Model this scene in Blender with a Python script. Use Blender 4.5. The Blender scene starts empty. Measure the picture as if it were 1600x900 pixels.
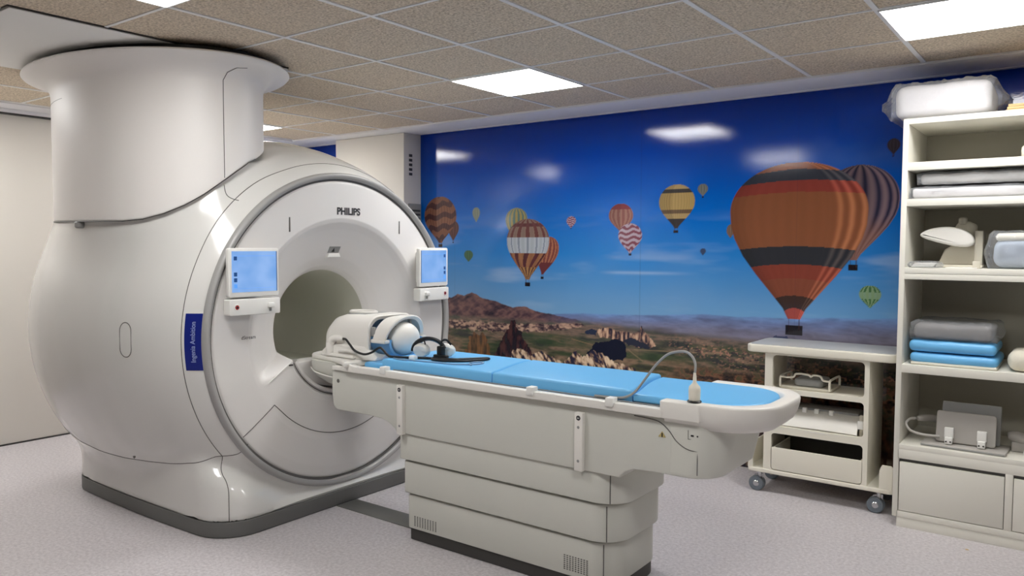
import bpy, bmesh, math, random
import numpy as np
from mathutils import Vector, Matrix

random.seed(3)
rng = np.random.default_rng(5)
S = bpy.context.scene
COL = S.collection
PI = math.pi
H = 2.52                     # ceiling height

# ------------------------------------------------------------------ camera
cam = bpy.data.cameras.new('camera')
cam.sensor_width = 36.0
cam.lens = 1215.9 / 1600 * 36
cam.clip_start = 0.05
co = bpy.data.objects.new('camera', cam)
COL.objects.link(co)
yaw, pitch, roll = -0.63969674, -0.05441655, 0.00335198
d = Vector((math.sin(yaw) * math.cos(pitch), math.cos(yaw) * math.cos(pitch), math.sin(pitch)))
r = Vector((math.cos(yaw), -math.sin(yaw), 0))
u = r.cross(d)
r2 = math.cos(roll) * r + math.sin(roll) * u
u2 = -math.sin(roll) * r + math.cos(roll) * u
co.matrix_world = Matrix(((r2.x, u2.x, -d.x, 3.16933), (r2.y, u2.y, -d.y, -2.41272), (r2.z, u2.z, -d.z, 1.51398), (0, 0, 0, 1)))
S.camera = co

# ------------------------------------------------------------------ world and exposure
w = bpy.data.worlds.new('world')
S.world = w
w.use_nodes = True
w.node_tree.nodes['Background'].inputs[0].default_value = (0.8, 0.85, 0.9, 1)
w.node_tree.nodes['Background'].inputs[1].default_value = 0.25
S.view_settings.view_transform = 'Standard'
S.view_settings.look = 'None'
S.view_settings.exposure = 0.0
S.view_settings.gamma = 1.0
S.view_settings.use_curve_mapping = False
LIGHT = 23.0


def lin(r, g, b):
    def f(c):
        c /= 255.0
        return c / 12.92 if c <= 0.04045 else ((c + 0.055) / 1.055) ** 2.4
    return (f(r), f(g), f(b), 1.0)


# ------------------------------------------------------------------ materials
def mat(name, col, rough=0.5, metal=0.0, spec=0.5, coat=0.0, bump=0.0, bscale=50.0, vary=0.0, vscale=8.0,
        trans=0.0, emit=None, es=0.0, alpha=1.0, bdist=0.002):
    m = bpy.data.materials.new(name)
    m.use_nodes = True
    nt = m.node_tree
    b = nt.nodes['Principled BSDF']
    b.inputs['Base Color'].default_value = col
    b.inputs['Roughness'].default_value = rough
    b.inputs['Metallic'].default_value = metal
    b.inputs['Specular IOR Level'].default_value = spec
    b.inputs['Coat Weight'].default_value = coat
    b.inputs['Coat Roughness'].default_value = 0.08
    b.inputs['Transmission Weight'].default_value = trans
    b.inputs['Alpha'].default_value = alpha
    if emit:
        b.inputs['Emission Color'].default_value = emit
        b.inputs['Emission Strength'].default_value = es
    if vary > 0 or bump > 0:
        tc = nt.nodes.new('ShaderNodeTexCoord')
    if vary > 0:
        n = nt.nodes.new('ShaderNodeTexNoise')
        n.inputs['Scale'].default_value = vscale
        n.inputs['Detail'].default_value = 4
        mx = nt.nodes.new('ShaderNodeMix')
        mx.data_type = 'RGBA'
        mx.inputs[6].default_value = tuple(c * (1 - vary) for c in col[:3]) + (1,)
        mx.inputs[7].default_value = tuple(min(1, c * (1 + vary)) for c in col[:3]) + (1,)
        nt.links.new(tc.outputs['Object'], n.inputs['Vector'])
        nt.links.new(n.outputs['Fac'], mx.inputs[0])
        nt.links.new(mx.outputs[2], b.inputs['Base Color'])
    if bump > 0:
        n2 = nt.nodes.new('ShaderNodeTexNoise')
        n2.inputs['Scale'].default_value = bscale
        n2.inputs['Detail'].default_value = 3
        bp = nt.nodes.new('ShaderNodeBump')
        bp.inputs['Strength'].default_value = bump
        bp.inputs['Distance'].default_value = bdist
        nt.links.new(tc.outputs['Object'], n2.inputs['Vector'])
        nt.links.new(n2.outputs['Fac'], bp.inputs['Height'])
        nt.links.new(bp.outputs['Normal'], b.inputs['Normal'])
    return m


M = {}
M['gantry'] = mat('gantry_gloss_white', lin(226, 225, 221), 0.16, spec=0.5, coat=0.35, vary=0.01, vscale=2)
M['gantry_face'] = mat('gantry_face_white', lin(228, 225, 222), 0.35, vary=0.01, vscale=2)
M['shroud'] = mat('shroud_white', lin(238, 234, 230), 0.45, vary=0.01, vscale=2)
M['bore'] = mat('bore_liner', lin(214, 214, 202), 0.4, vary=0.02, vscale=3)
M['ring'] = mat('ring_grey', lin(166, 165, 163), 0.35, vary=0.02)
M['groove'] = mat('groove_dark', lin(92, 90, 88), 0.6, vary=0.02)
M['seam'] = mat('seam_grey', lin(96, 94, 90), 0.6, vary=0.02)
M['plinth'] = mat('plinth_grey', lin(108, 108, 106), 0.5, vary=0.03)
M['table'] = mat('table_plastic', lin(212, 212, 203), 0.38, vary=0.01, vscale=3)
M['tabletop'] = mat('tabletop_white', lin(236, 233, 226), 0.35, vary=0.01, vscale=3)
M['dark'] = mat('dark_plastic', lin(62, 60, 58), 0.5, vary=0.03)
M['black'] = mat('black_rubber', lin(18, 18, 20), 0.4, vary=0.05)
M['grey'] = mat('grey_plastic', lin(150, 150, 148), 0.5, vary=0.03)
M['blue'] = mat('blue_vinyl', lin(112, 188, 240), 0.42, vary=0.015, vscale=6, bump=0.15, bscale=9, bdist=0.004)
M['blue_pale'] = mat('blue_tray', lin(120, 175, 220), 0.4, vary=0.02)
M['blue_steel'] = mat('coil_lining', lin(132, 164, 196), 0.5, vary=0.04)
M['label'] = mat('label_blue', lin(8, 30, 122), 0.35, vary=0.03)
M['ink'] = mat('ink', lin(55, 55, 58), 0.5, vary=0.03)
M['ink_pale'] = mat('ink_pale', lin(150, 165, 215), 0.5, vary=0.03)
M['cream'] = mat('trolley_cream', lin(232, 227, 212), 0.4, vary=0.01, vscale=4)
M['greytop'] = mat('trolley_top', lin(182, 183, 182), 0.45, vary=0.02)
M['cabinet'] = mat('cabinet_white', lin(228, 225, 214), 0.5, vary=0.01, vscale=3)
M['back_panel'] = mat('cabinet_back_shaded', lin(178, 174, 160), 0.6, vary=0.01, vscale=3)  # darker than the cabinet white: shade of the shelf interiors put into the colour
M['wall'] = mat('wall_paint', lin(226, 221, 213), 0.6, vary=0.01, vscale=1.5)
M['wall_far'] = mat('wall_paint_plain', lin(136, 134, 132), 0.7, vary=0.01, vscale=1.5)
M['white'] = mat('white_plastic', lin(238, 237, 232), 0.35, vary=0.01)
M['phantom'] = mat('phantom_white', lin(240, 238, 232), 0.5, vary=0.01)
M['foam'] = mat('white_foam', lin(218, 214, 214), 0.7, vary=0.03, bump=0.3, bscale=12, bdist=0.01)
M['beige'] = mat('beige_plastic', lin(206, 200, 184), 0.5, vary=0.02)
M['cloth'] = mat('cream_cloth', lin(228, 222, 205), 0.8, vary=0.05, bump=0.5, bscale=25, bdist=0.01)
M['pale_blue'] = mat('pale_blue_cover', lin(186, 198, 214), 0.7, vary=0.04)
M['grey_pad'] = mat('grey_pad', lin(128, 124, 122), 0.6, vary=0.06, bump=0.3, bscale=14, bdist=0.01)
M['card'] = mat('tan_board', lin(205, 176, 128), 0.7, vary=0.12, vscale=40)
M['chrome'] = mat('chrome', lin(190, 190, 192), 0.2, metal=1.0, vary=0.02)
M['wheel'] = mat('wheel_grey', lin(104, 112, 120), 0.4, vary=0.05)
M['metal_strip'] = mat('brushed_strip', lin(122, 122, 118), 0.4, metal=0.3, vary=0.08, vscale=14)
M['red'] = mat('red_button', lin(170, 30, 34), 0.3, vary=0.02)
M['yellow'] = mat('warning_yellow', lin(186, 168, 110), 0.5, vary=0.02)
M['paper'] = mat('paper', lin(236, 234, 228), 0.6, vary=0.02)
M['silver'] = mat('flex_coil_grey', lin(186, 182, 176), 0.5, vary=0.02, vscale=30)
M['icon'] = mat('screen_icon', lin(20, 60, 110), 0.4, emit=lin(20, 66, 120), es=0.6)
M['icon2'] = mat('screen_line', lin(70, 130, 200), 0.4, emit=lin(80, 140, 215), es=0.8)
M['diffuser'] = mat('light_diffuser', (1, 1, 1, 1), 0.5, emit=(1.0, 0.992, 0.978, 1), es=LIGHT)


def plastic_film():
    m = bpy.data.materials.new('clear_film')
    m.use_nodes = True
    nt = m.node_tree
    nt.nodes.remove(nt.nodes['Principled BSDF'])
    out = nt.nodes['Material Output']
    tr = nt.nodes.new('ShaderNodeBsdfTransparent')
    tr.inputs[0].default_value = (0.975, 0.98, 0.985, 1)
    gl = nt.nodes.new('ShaderNodeBsdfGlossy')
    gl.inputs['Roughness'].default_value = 0.04
    gl.inputs['Color'].default_value = (0.9, 0.92, 0.95, 1)
    df = nt.nodes.new('ShaderNodeBsdfDiffuse')
    df.inputs[0].default_value = (0.85, 0.87, 0.9, 1)
    lw = nt.nodes.new('ShaderNodeLayerWeight')
    lw.inputs[0].default_value = 0.14
    mx = nt.nodes.new('ShaderNodeMixShader')
    mx2 = nt.nodes.new('ShaderNodeMixShader')
    mx2.inputs[0].default_value = 0.17
    tc = nt.nodes.new('ShaderNodeTexCoord')
    n = nt.nodes.new('ShaderNodeTexNoise')
    n.inputs['Scale'].default_value = 26
    n.inputs['Detail'].default_value = 5
    bp = nt.nodes.new('ShaderNodeBump')
    bp.inputs['Strength'].default_value = 1.0
    bp.inputs['Distance'].default_value = 0.02
    L = nt.links.new
    L(tc.outputs['Object'], n.inputs['Vector'])
    L(n.outputs['Fac'], bp.inputs['Height'])
    L(bp.outputs['Normal'], gl.inputs['Normal'])
    L(bp.outputs['Normal'], lw.inputs['Normal'])
    L(tr.outputs[0], mx2.inputs[1])
    L(df.outputs[0], mx2.inputs[2])
    L(lw.outputs['Fresnel'], mx.inputs[0])
    L(mx2.outputs[0], mx.inputs[1])
    L(gl.outputs[0], mx.inputs[2])
    L(mx.outputs[0], out.inputs[0])
    return m


M['film'] = plastic_film()


def speckle(name, c1, c2, scale, rough, c3=None, detail=8.0, contrast=(0.42, 0.58), bump=0.0, spec=0.5, big=None):
    m = bpy.data.materials.new(name)
    m.use_nodes = True
    nt = m.node_tree
    b = nt.nodes['Principled BSDF']
    b.inputs['Roughness'].default_value = rough
    b.inputs['Specular IOR Level'].default_value = spec
    tc = nt.nodes.new('ShaderNodeTexCoord')
    n = nt.nodes.new('ShaderNodeTexNoise')
    n.inputs['Scale'].default_value = scale
    n.inputs['Detail'].default_value = detail
    n.inputs['Roughness'].default_value = 0.7
    cr = nt.nodes.new('ShaderNodeValToRGB')
    e = cr.color_ramp.elements
    e[0].position, e[0].color = contrast[0], c1
    e[1].position, e[1].color = contrast[1], c2
    if c3:
        x = cr.color_ramp.elements.new((contrast[0] + contrast[1]) / 2)
        x.color = c3
    L = nt.links.new
    L(tc.outputs['Object'], n.inputs['Vector'])
    L(n.outputs['Fac'], cr.inputs[0])
    last = cr.outputs[0]
    if big:
        n3 = nt.nodes.new('ShaderNodeTexNoise')
        n3.inputs['Scale'].default_value = big[0]
        n3.inputs['Detail'].default_value = 3
        mx = nt.nodes.new('ShaderNodeMix')
        mx.data_type = 'RGBA'
        mx.blend_type = 'MULTIPLY'
        mx.inputs[0].default_value = big[1]
        L(tc.outputs['Object'], n3.inputs['Vector'])
        L(last, mx.inputs[6])
        L(n3.outputs['Fac'], mx.inputs[7])
        last = mx.outputs[2]
    L(last, b.inputs['Base Color'])
    if bump:
        bp = nt.nodes.new('ShaderNodeBump')
        bp.inputs['Strength'].default_value = bump
        bp.inputs['Distance'].default_value = 0.003
        L(n.outputs['Fac'], bp.inputs['Height'])
        L(bp.outputs['Normal'], b.inputs['Normal'])
    return m


M['floor'] = speckle('floor_vinyl', lin(184, 178, 181), lin(216, 211, 213), 60, 0.42, contrast=(0.36, 0.64), spec=0.4)
M['tile'] = speckle('ceiling_fibre_tile', lin(160, 144, 126), lin(244, 230, 210), 90, 0.9, c3=lin(214, 199, 178), contrast=(0.32, 0.68), bump=0.2, spec=0.1, detail=5)
M['tbar'] = mat('ceiling_grid_white', lin(240, 239, 238), 0.5, vary=0.01)
M['border'] = mat('ceiling_border', lin(234, 233, 236), 0.6, vary=0.01)
M['panel'] = mat('ceiling_plain_panel', lin(246, 245, 241), 0.6, vary=0.01)


# ------------------------------------------------------------------ helpers
def obj(name, me, m=None, parent=None, smooth=True, angle=35):
    o = bpy.data.objects.new(name, me)
    COL.objects.link(o)
    if m is not None:
        me.materials.append(M[m] if isinstance(m, str) else m)
    if smooth and len(me.polygons):
        me.shade_smooth()
        me.set_sharp_from_angle(angle=math.radians(angle))
    if parent is not None:
        o.parent = parent
        o.matrix_parent_inverse = parent_world(parent).inverted()
    return o


def parent_world(p):
    mw = Matrix.LocRotScale(p.location, p.rotation_euler, p.scale)
    if p.parent is not None:
        mw = parent_world(p.parent) @ p.matrix_parent_inverse @ mw
    return mw


def thing(name, label, cat, loc=(0, 0, 0), group=None, rot=0.0):
    o = bpy.data.objects.new(name, None)
    COL.objects.link(o)
    o.location = loc
    o.rotation_euler = (0, 0, rot)
    o.empty_display_size = 0.05
    return tag(o, label, cat, group)


def tag(o, label, cat, group=None):
    o['label'] = label
    o['category'] = cat
    if group:
        o['group'] = group
    return o


def struct(o):
    o['kind'] = 'structure'
    return o


def newmesh(verts, faces):
    me = bpy.data.meshes.new('m')
    me.from_pydata([tuple(v) for v in verts], [], [tuple(f) for f in faces])
    me.update()
    return me


def frombm(bm):
    bmesh.ops.recalc_face_normals(bm, faces=bm.faces)
    me = bpy.data.meshes.new('m')
    bm.to_mesh(me)
    bm.free()
    return me


def boxbm(bm, x0, x1, y0, y1, z0, z1, bev=0.0, seg=2, mtx=None):
    """a box added to bm, bevelled"""
    t = bmesh.new()
    bmesh.ops.create_cube(t, size=1)
    bmesh.ops.scale(t, vec=(x1 - x0, y1 - y0, z1 - z0), verts=t.verts)
    bmesh.ops.translate(t, vec=((x0 + x1) / 2, (y0 + y1) / 2, (z0 + z1) / 2), verts=t.verts)
    if bev > 0:
        bmesh.ops.bevel(t, geom=list(t.edges), offset=bev, segments=seg, affect='EDGES', profile=0.5)
    if mtx is not None:
        bmesh.ops.transform(t, matrix=mtx, verts=t.verts)
    me = bpy.data.meshes.new('t')
    t.to_mesh(me)
    t.free()
    bm.from_mesh(me)
    bpy.data.meshes.remove(me)


def box(name, x0, x1, y0, y1, z0, z1, m, parent=None, bev=0.004, seg=2, mtx=None):
    bm = bmesh.new()
    boxbm(bm, x0, x1, y0, y1, z0, z1, bev, seg, mtx)
    return obj(name, frombm(bm), m, parent)


def boxes(name, L, m, parent=None, bev=0.003, mtx=None):
    bm = bmesh.new()
    for b in L:
        boxbm(bm, *b, bev, 2, mtx)
    return obj(name, frombm(bm), m, parent)


def rrect(x0, x1, y0, y1, rad, n=8):
    """rounded rectangle polygon; rad may be 4 radii for corners (x0y0, x1y0, x1y1, x0y1)"""
    if not isinstance(rad, (tuple, list)):
        rad = (rad,) * 4
    P = []
    for (cx, cy, a0, rr) in ((x0, y0, PI, rad[0]), (x1, y0, 1.5 * PI, rad[1]), (x1, y1, 0, rad[2]), (x0, y1, 0.5 * PI, rad[3])):
        sx = 1 if cx == x0 else -1
        sy = 1 if cy == y0 else -1
        for k in range(n + 1):
            a = a0 + 0.5 * PI * k / n
            P.append((cx + sx * rr + rr * math.cos(a), cy + sy * rr + rr * math.sin(a)))
    return P


def loft(rings, close_ends=True, closed=True):
    """rings: list of equal-length lists of 3D points"""
    n = len(rings[0])
    V = [p for rg in rings for p in rg]
    F = []
    for i in range(len(rings) - 1):
        for j in range(n if closed else n - 1):
            a, b = i * n + j, i * n + (j + 1) % n
            F.append((a, b, b + n, a + n))
    if close_ends:
        F.append(tuple(range(n))[::-1])
        F.append(tuple((len(rings) - 1) * n + k for k in range(n)))
    me = newmesh(V, F)
    bm = bmesh.new()
    bm.from_mesh(me)
    bmesh.ops.remove_doubles(bm, verts=bm.verts, dist=1e-5)
    bpy.data.meshes.remove(me)
    return frombm(bm)


def slab(P2, z0, z1, bev=0.0, plane='xy', seg=3):
    """polygon P2 extruded between z0 and z1 with rounded top and bottom edges"""
    A = np.array(P2)
    # inward offset through vertex normals
    e = np.roll(A, -1, 0) - A
    keep = np.hypot(e[:, 0], e[:, 1]) > 1e-7
    A = A[keep]
    e = np.roll(A, -1, 0) - A
    nrm = np.stack([e[:, 1], -e[:, 0]], 1)
    nrm /= np.linalg.norm(nrm, axis=1)[:, None]
    area = 0.5 * np.sum(A[:, 0] * np.roll(A[:, 1], -1) - np.roll(A[:, 0], -1) * A[:, 1])
    if area < 0:
        nrm = -nrm
    pv = nrm + np.roll(nrm, 1, 0)
    pv /= np.maximum(np.einsum('ij,ij->i', pv, nrm), 0.2)[:, None] * 1.0
    rings = []

    def ring(off, z):
        B = A - pv * off
        if plane == 'xy':
            return [(p[0], p[1], z) for p in B]
        if plane == 'xz':
            return [(p[0], z, p[1]) for p in B]
        return [(z, p[0], p[1]) for p in B]
    if bev > 0:
        for k in range(seg + 1):
            a = 0.5 * PI * k / seg
            rings.append(ring(bev * (1 - math.sin(a)), z0 + bev * (1 - math.cos(a))))
        for k in range(seg + 1):
            a = 0.5 * PI * k / seg
            rings.append(ring(bev * (1 - math.cos(a)), z1 - bev * (1 - math.sin(a))))
    else:
        rings = [ring(0, z0), ring(0, z1)]
    return loft(rings)


def tube_mesh(pts, rad, n=8, closed=False, flat=None):
    P = [Vector(p) for p in pts]
    R = rad if isinstance(rad, (list, tuple)) else [rad] * len(P)
    rings = []
    up = None
    for i, p in enumerate(P):
        if closed:
            t = (P[(i + 1) % len(P)] - P[i - 1])
        else:
            t = P[min(i + 1, len(P) - 1)] - P[max(i - 1, 0)]
        if t.length < 1e-9:
            t = Vector((0, 0, 1))
        t.normalize()
        if up is None:
            up = Vector((0, 0, 1)) if abs(t.z) < 0.9 else Vector((1, 0, 0))
        s = t.cross(up)
        if s.length < 1e-6:
            s = t.orthogonal()
        s.normalize()
        up = s.cross(t).normalized()
        fl = flat or (1, 1)
        rings.append([p + (s * math.cos(2 * PI * k / n) * fl[0] + up * math.sin(2 * PI * k / n) * fl[1]) * R[i] for k in range(n)])
    if closed:
        rings.append(rings[0])
    return loft(rings, close_ends=not closed)


def spline(pts, n=8):
    """Catmull-Rom through points"""
    P = [Vector(p) for p in pts]
    out = []
    for i in range(len(P) - 1):
        p0, p1, p2, p3 = P[max(i - 1, 0)], P[i], P[i + 1], P[min(i + 2, len(P) - 1)]
        for k in range(n):
            t = k / n
            out.append(0.5 * ((2 * p1) + (p2 - p0) * t + (2 * p0 - 5 * p1 + 4 * p2 - p3) * t * t + (3 * p1 - p0 - 3 * p2 + p3) * t ** 3))
    out.append(P[-1])
    return out


def tube(name, pts, rad, m, parent=None, n=8, smooth_n=0, closed=False, flat=None):
    if smooth_n:
        if isinstance(rad, (list, tuple)):
            nr = (len(pts) - 1) * smooth_n + 1
            rad = list(np.interp(np.linspace(0, len(pts) - 1, nr), range(len(pts)), rad))
        pts = spline(pts, smooth_n)
    return obj(name, tube_mesh(pts, rad, n, closed, flat), m, parent)


def lathe(profile, center, axis='z', n=48, arc=(0, 2 * PI)):
    """profile (r, h) revolved round an axis through center"""
    full = abs(arc[1] - arc[0] - 2 * PI) < 1e-6
    rings = []
    cnt = n if full else n + 1
    for (rr, h) in profile:
        ring = []
        for k in range(cnt):
            a = arc[0] + (arc[1] - arc[0]) * k / n
            c, s = rr * math.cos(a), rr * math.sin(a)
            if axis == 'z':
                ring.append((center[0] + c, center[1] + s, center[2] + h))
            elif axis == 'x':
                ring.append((center[0] + h, center[1] + c, center[2] + s))
            else:
                ring.append((center[0] + c, center[1] + h, center[2] + s))
        rings.append(ring)
    return loft(rings, close_ends=False, closed=full)


def cyl(name, c, rad, h, m, parent=None, axis='z', n=24, bev=0.002):
    bev = min(bev, rad * 0.5, h * 0.4)
    return obj(name, lathe([(0.00001, 0), (rad - bev, 0), (rad, bev), (rad, h - bev), (rad - bev, h), (0.00001, h)], c, axis, n), m, parent)


def text_mesh(txt, size, extrude=0.0005, bold=0.0, align='CENTER', spacing=1.0):
    cu = bpy.data.curves.new('t', 'FONT')
    cu.body = txt
    cu.size = size
    cu.extrude = extrude
    cu.offset = bold
    cu.align_x = align
    cu.align_y = 'CENTER'
    cu.space_character = spacing
    o = bpy.data.objects.new('t', cu)
    COL.objects.link(o)
    dg = bpy.context.evaluated_depsgraph_get()
    me = bpy.data.meshes.new_from_object(o.evaluated_get(dg))
    bpy.data.objects.remove(o)
    return me


def text(name, txt, size, mtx, m, parent, bold=0.0, spacing=1.0):
    me = text_mesh(txt, size, 0.0005, bold, spacing=spacing)
    me.transform(mtx)
    return obj(name, me, m, parent, smooth=False)


def noise2(x, y, seed=0):
    """smooth value noise in numpy, range 0..1"""
    xi, yi = np.floor(x).astype(np.int64), np.floor(y).astype(np.int64)
    xf, yf = x - xi, y - yi

    def h(a, b):
        v = (a * 374761393 + b * 668265263 + seed * 144269504) & 0xffffffff
        v = ((v ^ (v >> 13)) * 1274126177) & 0xffffffff
        return ((v ^ (v >> 16)) & 0xffff) / 65535.0
    sx, sy = xf * xf * (3 - 2 * xf), yf * yf * (3 - 2 * yf)
    return (h(xi, yi) * (1 - sx) + h(xi + 1, yi) * sx) * (1 - sy) + (h(xi, yi + 1) * (1 - sx) + h(xi + 1, yi + 1) * sx) * sy


def fbm(x, y, o=4, seed=0):
    s, a, t = 0, 0.5, 0
    for k in range(o):
        s = s + a * noise2(x * 2 ** k, y * 2 ** k, seed + k)
        t += a
        a *= 0.5
    return s / t


# ================================================================== ROOM
XL, XR, YB, YF = -3.33, 4.6, -3.5, 2.78
struct(box('floor', XL - 0.1, XR + 0.1, YB - 0.1, YF + 0.1, -0.1, 0.0, 'floor', bev=0))
struct(box('ceiling', XL - 0.1, XR + 0.1, YB - 0.1, YF + 0.1, H, H + 0.1, 'tile', bev=0))
struct(box('wall_left', XL - 0.1, XL, YB, YF, 0, H, 'wall', bev=0))
struct(box('wall_back', XL - 0.1, XR + 0.1, YF, YF + 0.1, 0, H, 'wall', bev=0))
struct(box('wall_right', XR, XR + 0.1, YB, YF, 0, H, 'wall_far', bev=0))
struct(box('wall_front', XL - 0.1, XR + 0.1, YB - 0.1, YB, 0, H, 'wall_far', bev=0))
struct(box('baseboard_left', XL, XL + 0.006, YB, YF, 0.0, 0.012, 'dark', bev=0))
# plasterboard border of the ceiling with a small shadow step
struct(boxes('trim_1', [(XL, XR, 2.37, YF, H - 0.014, H), (XL, XR, 2.71, 2.715, H - 0.018, H - 0.012), (XL, -3.02, YB, 2.37, H - 0.014, H),
                        (XL, -3.25, YB, 2.71, H - 0.036, H - 0.014)], 'border', bev=0.001))
struct(box('trim_2', XL, -3.295, YB, 2.70, H - 0.048, H - 0.036, 'dark', bev=0))
# T-bar grid
bars = []
for i in range(-5, 8):
    x = 0.6 * i
    if XL + 0.3 < x < XR:
        bars.append((x - 0.012, x + 0.012, YB, 2.37, H - 0.005, H))
for j in range(-6, 4):
    y = 0.6 * j
    if YB < y < 2.37:
        bars.append((-3.02, XR, y - 0.008, y + 0.008, H - 0.0045, H))
struct(boxes('trim_3', bars, 'tbar', bev=0))
struct(box('trim_4', -1.77, -0.53, -1.0, 0.42, H - 0.012, H - 0.001, 'panel', bev=0.001))
struct(boxes('trim_5', [(-1.78, -1.77, -1.01, 0.42, H - 0.008, H), (-0.53, -0.524, -1.01, 0.42, H - 0.008, H), (-1.78, -0.53, -1.01, -1.0, H - 0.008, H)], 'dark', bev=0))

# ------------------------------------------------------------------ ceiling lights
lights = [(-3.0, 1.2, 'square ceiling light panel at the far left, half hidden behind the round shroud'),
          (0.0, 1.2, 'square ceiling light panel in the middle, in front of the balloon mural'),
          (2.4, 1.2, 'big bright ceiling light panel at the upper right, above the shelves'),
          (0.0, -1.2, 'square ceiling light panel at the top left edge, beside the plain white ceiling panel'),
          (-3.0, -1.2, 'square ceiling light panel over the left wall side, outside the picture'),
          (2.4, -1.2, 'square ceiling light panel above the viewer, outside the picture')]
for (x, y, lab) in lights:
    t = thing('ceiling_light', lab, 'ceiling light', (x + 0.3, y + 0.3, H - 0.012), 'square light panels in the tiled ceiling')
    g = 0.012
    boxes('frame', [(x + 0.004, x + g, y + 0.004, y + 0.596, H - 0.012, H), (x + 0.6 - g, x + 0.596, y + 0.004, y + 0.596, H - 0.012, H),
                    (x + g, x + 0.6 - g, y + 0.004, y + g, H - 0.012, H), (x + g, x + 0.6 - g, y + 0.6 - g, y + 0.596, H - 0.012, H)], 'tbar', t, bev=0.001)
    box('diffuser', x + g, x + 0.6 - g, y + g, y + 0.6 - g, H - 0.010, H - 0.002, 'diffuser', t, bev=0)

# ------------------------------------------------------------------ boxed pillar beside the mural
px0, px1, py0 = -2.62, -1.725, 2.56
pl = struct(box('wall_pillar', px0, px1, py0, YF, 0, H - 0.016, 'wall', bev=0.002))
gl = thing('vent_grille', 'small dark slotted vent grille high on the side of the white pillar', 'vent', (px1, 2.65, 2.22))
for k in range(5):
    z = 2.135 + k * 0.041
    box('slot', px1, px1 + 0.003, 2.625, 2.665, z, z + 0.024, 'dark', gl, bev=0.0005)
bx = thing('wall_intercom', 'small grey and dark wall box on the white pillar, beside the striped brown balloon', 'wall box', (px1, 2.69, 1.80))
box('housing', px1, px1 + 0.02, 2.61, 2.76, 1.72, 1.885, 'grey', bx, bev=0.004)
for k in range(3):
    box('slot', px1 + 0.02, px1 + 0.023, 2.625, 2.745, 1.745 + k * 0.035, 1.762 + k * 0.035, 'ink', bx, bev=0.001)

# ================================================================== MURAL (printed film, colours stored per point of the print)
def L3(r, g, b):
    return np.array(lin(r, g, b)[:3])


xs = np.concatenate([np.arange(XL, -1.72, 0.03), np.arange(-1.72, 2.42, 0.0046), np.arange(2.42, XR + 0.001, 0.03)])
zs = np.concatenate([np.arange(0.0, 0.36, 0.03), np.arange(0.36, H - 0.013, 0.0046), [H - 0.0135]])
GX, GZ = np.meshgrid(xs, zs)


def ramp(v, ks, cols):
    C = np.stack([np.interp(v, ks, [c[i] for c in cols]) for i in range(3)], -1)
    return C


SKY = ramp(GZ, [0.9, 1.05, 1.25, 1.45, 1.7, 1.95, 2.2, 2.5],
           [L3(122, 168, 206), L3(110, 160, 206), L3(80, 144, 204), L3(38, 126, 202), L3(0, 106, 196), L3(0, 86, 184), L3(0, 64, 168), L3(0, 42, 142)])
col = SKY.copy()


def blend(mask, c):
    global col
    mk = np.clip(mask, 0, 1)[..., None]
    col = col * (1 - mk) + np.asarray(c) * mk


def sstep(a, b, v):
    t = np.clip((v - a) / (b - a), 0, 1)
    return t * t * (3 - 2 * t)


# soft printed clouds
cl = fbm(GX * 1.3 + 3, GZ * 7, 4, 11)
blend(0.35 * sstep(0.5, 0.75, cl) * sstep(1.9, 1.3, GZ) * sstep(0.95, 1.1, GZ), L3(190, 205, 225))
blend(0.45 * np.exp(-((GZ - 1.31 - 0.01 * GX) / 0.012) ** 2) * sstep(0.1, 0.35, GX) * sstep(1.0, 0.5, GX), L3(180, 200, 225))
blend(0.25 * sstep(0.5, 0.8, fbm(GX * 2, GZ * 3, 4, 40)) * np.exp(-((GX - 1.9) / 0.4) ** 2 - ((GZ - 2.1) / 0.12) ** 2), L3(90, 130, 190))
# far ridges
N1 = fbm(GX * 6, GX * 0 + 2, 4, 5) - 0.5
ridge = np.interp(GX, [-3.3, -0.3, 0.0, 0.495, 0.8, 0.995, 1.226, 1.446, 1.7, 1.85, 2.0, 2.23, 4.6],
                  [0.93, 0.965, 0.985, 1.006, 1.018, 1.036, 1.026, 1.038, 1.05, 1.066, 1.062, 1.078, 1.09]) + 0.016 * N1
mhaze = sstep(0.004, -0.004, GZ - ridge)
tex = fbm(GX * 6, GZ * 30, 5, 21)
texr = 1 - np.abs(2 * fbm(GX * 9 + GZ * 6, GZ * 34, 4, 23) - 1)
low = np.interp(GX, [-1.36, -0.06, 0.5, 1.0, 1.45, 2.23, 4.6], [0.76, 0.885, 0.905, 0.905, 0.91, 0.94, 0.99])
v = np.clip((GZ - low) / np.maximum(ridge - low, 0.03), -3, 1)
hz = ramp(v + 0.35 * (tex - 0.5), [-0.6, 0.2, 0.7, 1.0], [L3(124, 112, 112), L3(122, 122, 146), L3(112, 128, 172), L3(112, 146, 198)])
hz *= (0.42 + 0.5 * tex + 0.38 * texr)[..., None]
blend(mhaze, hz)
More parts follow.
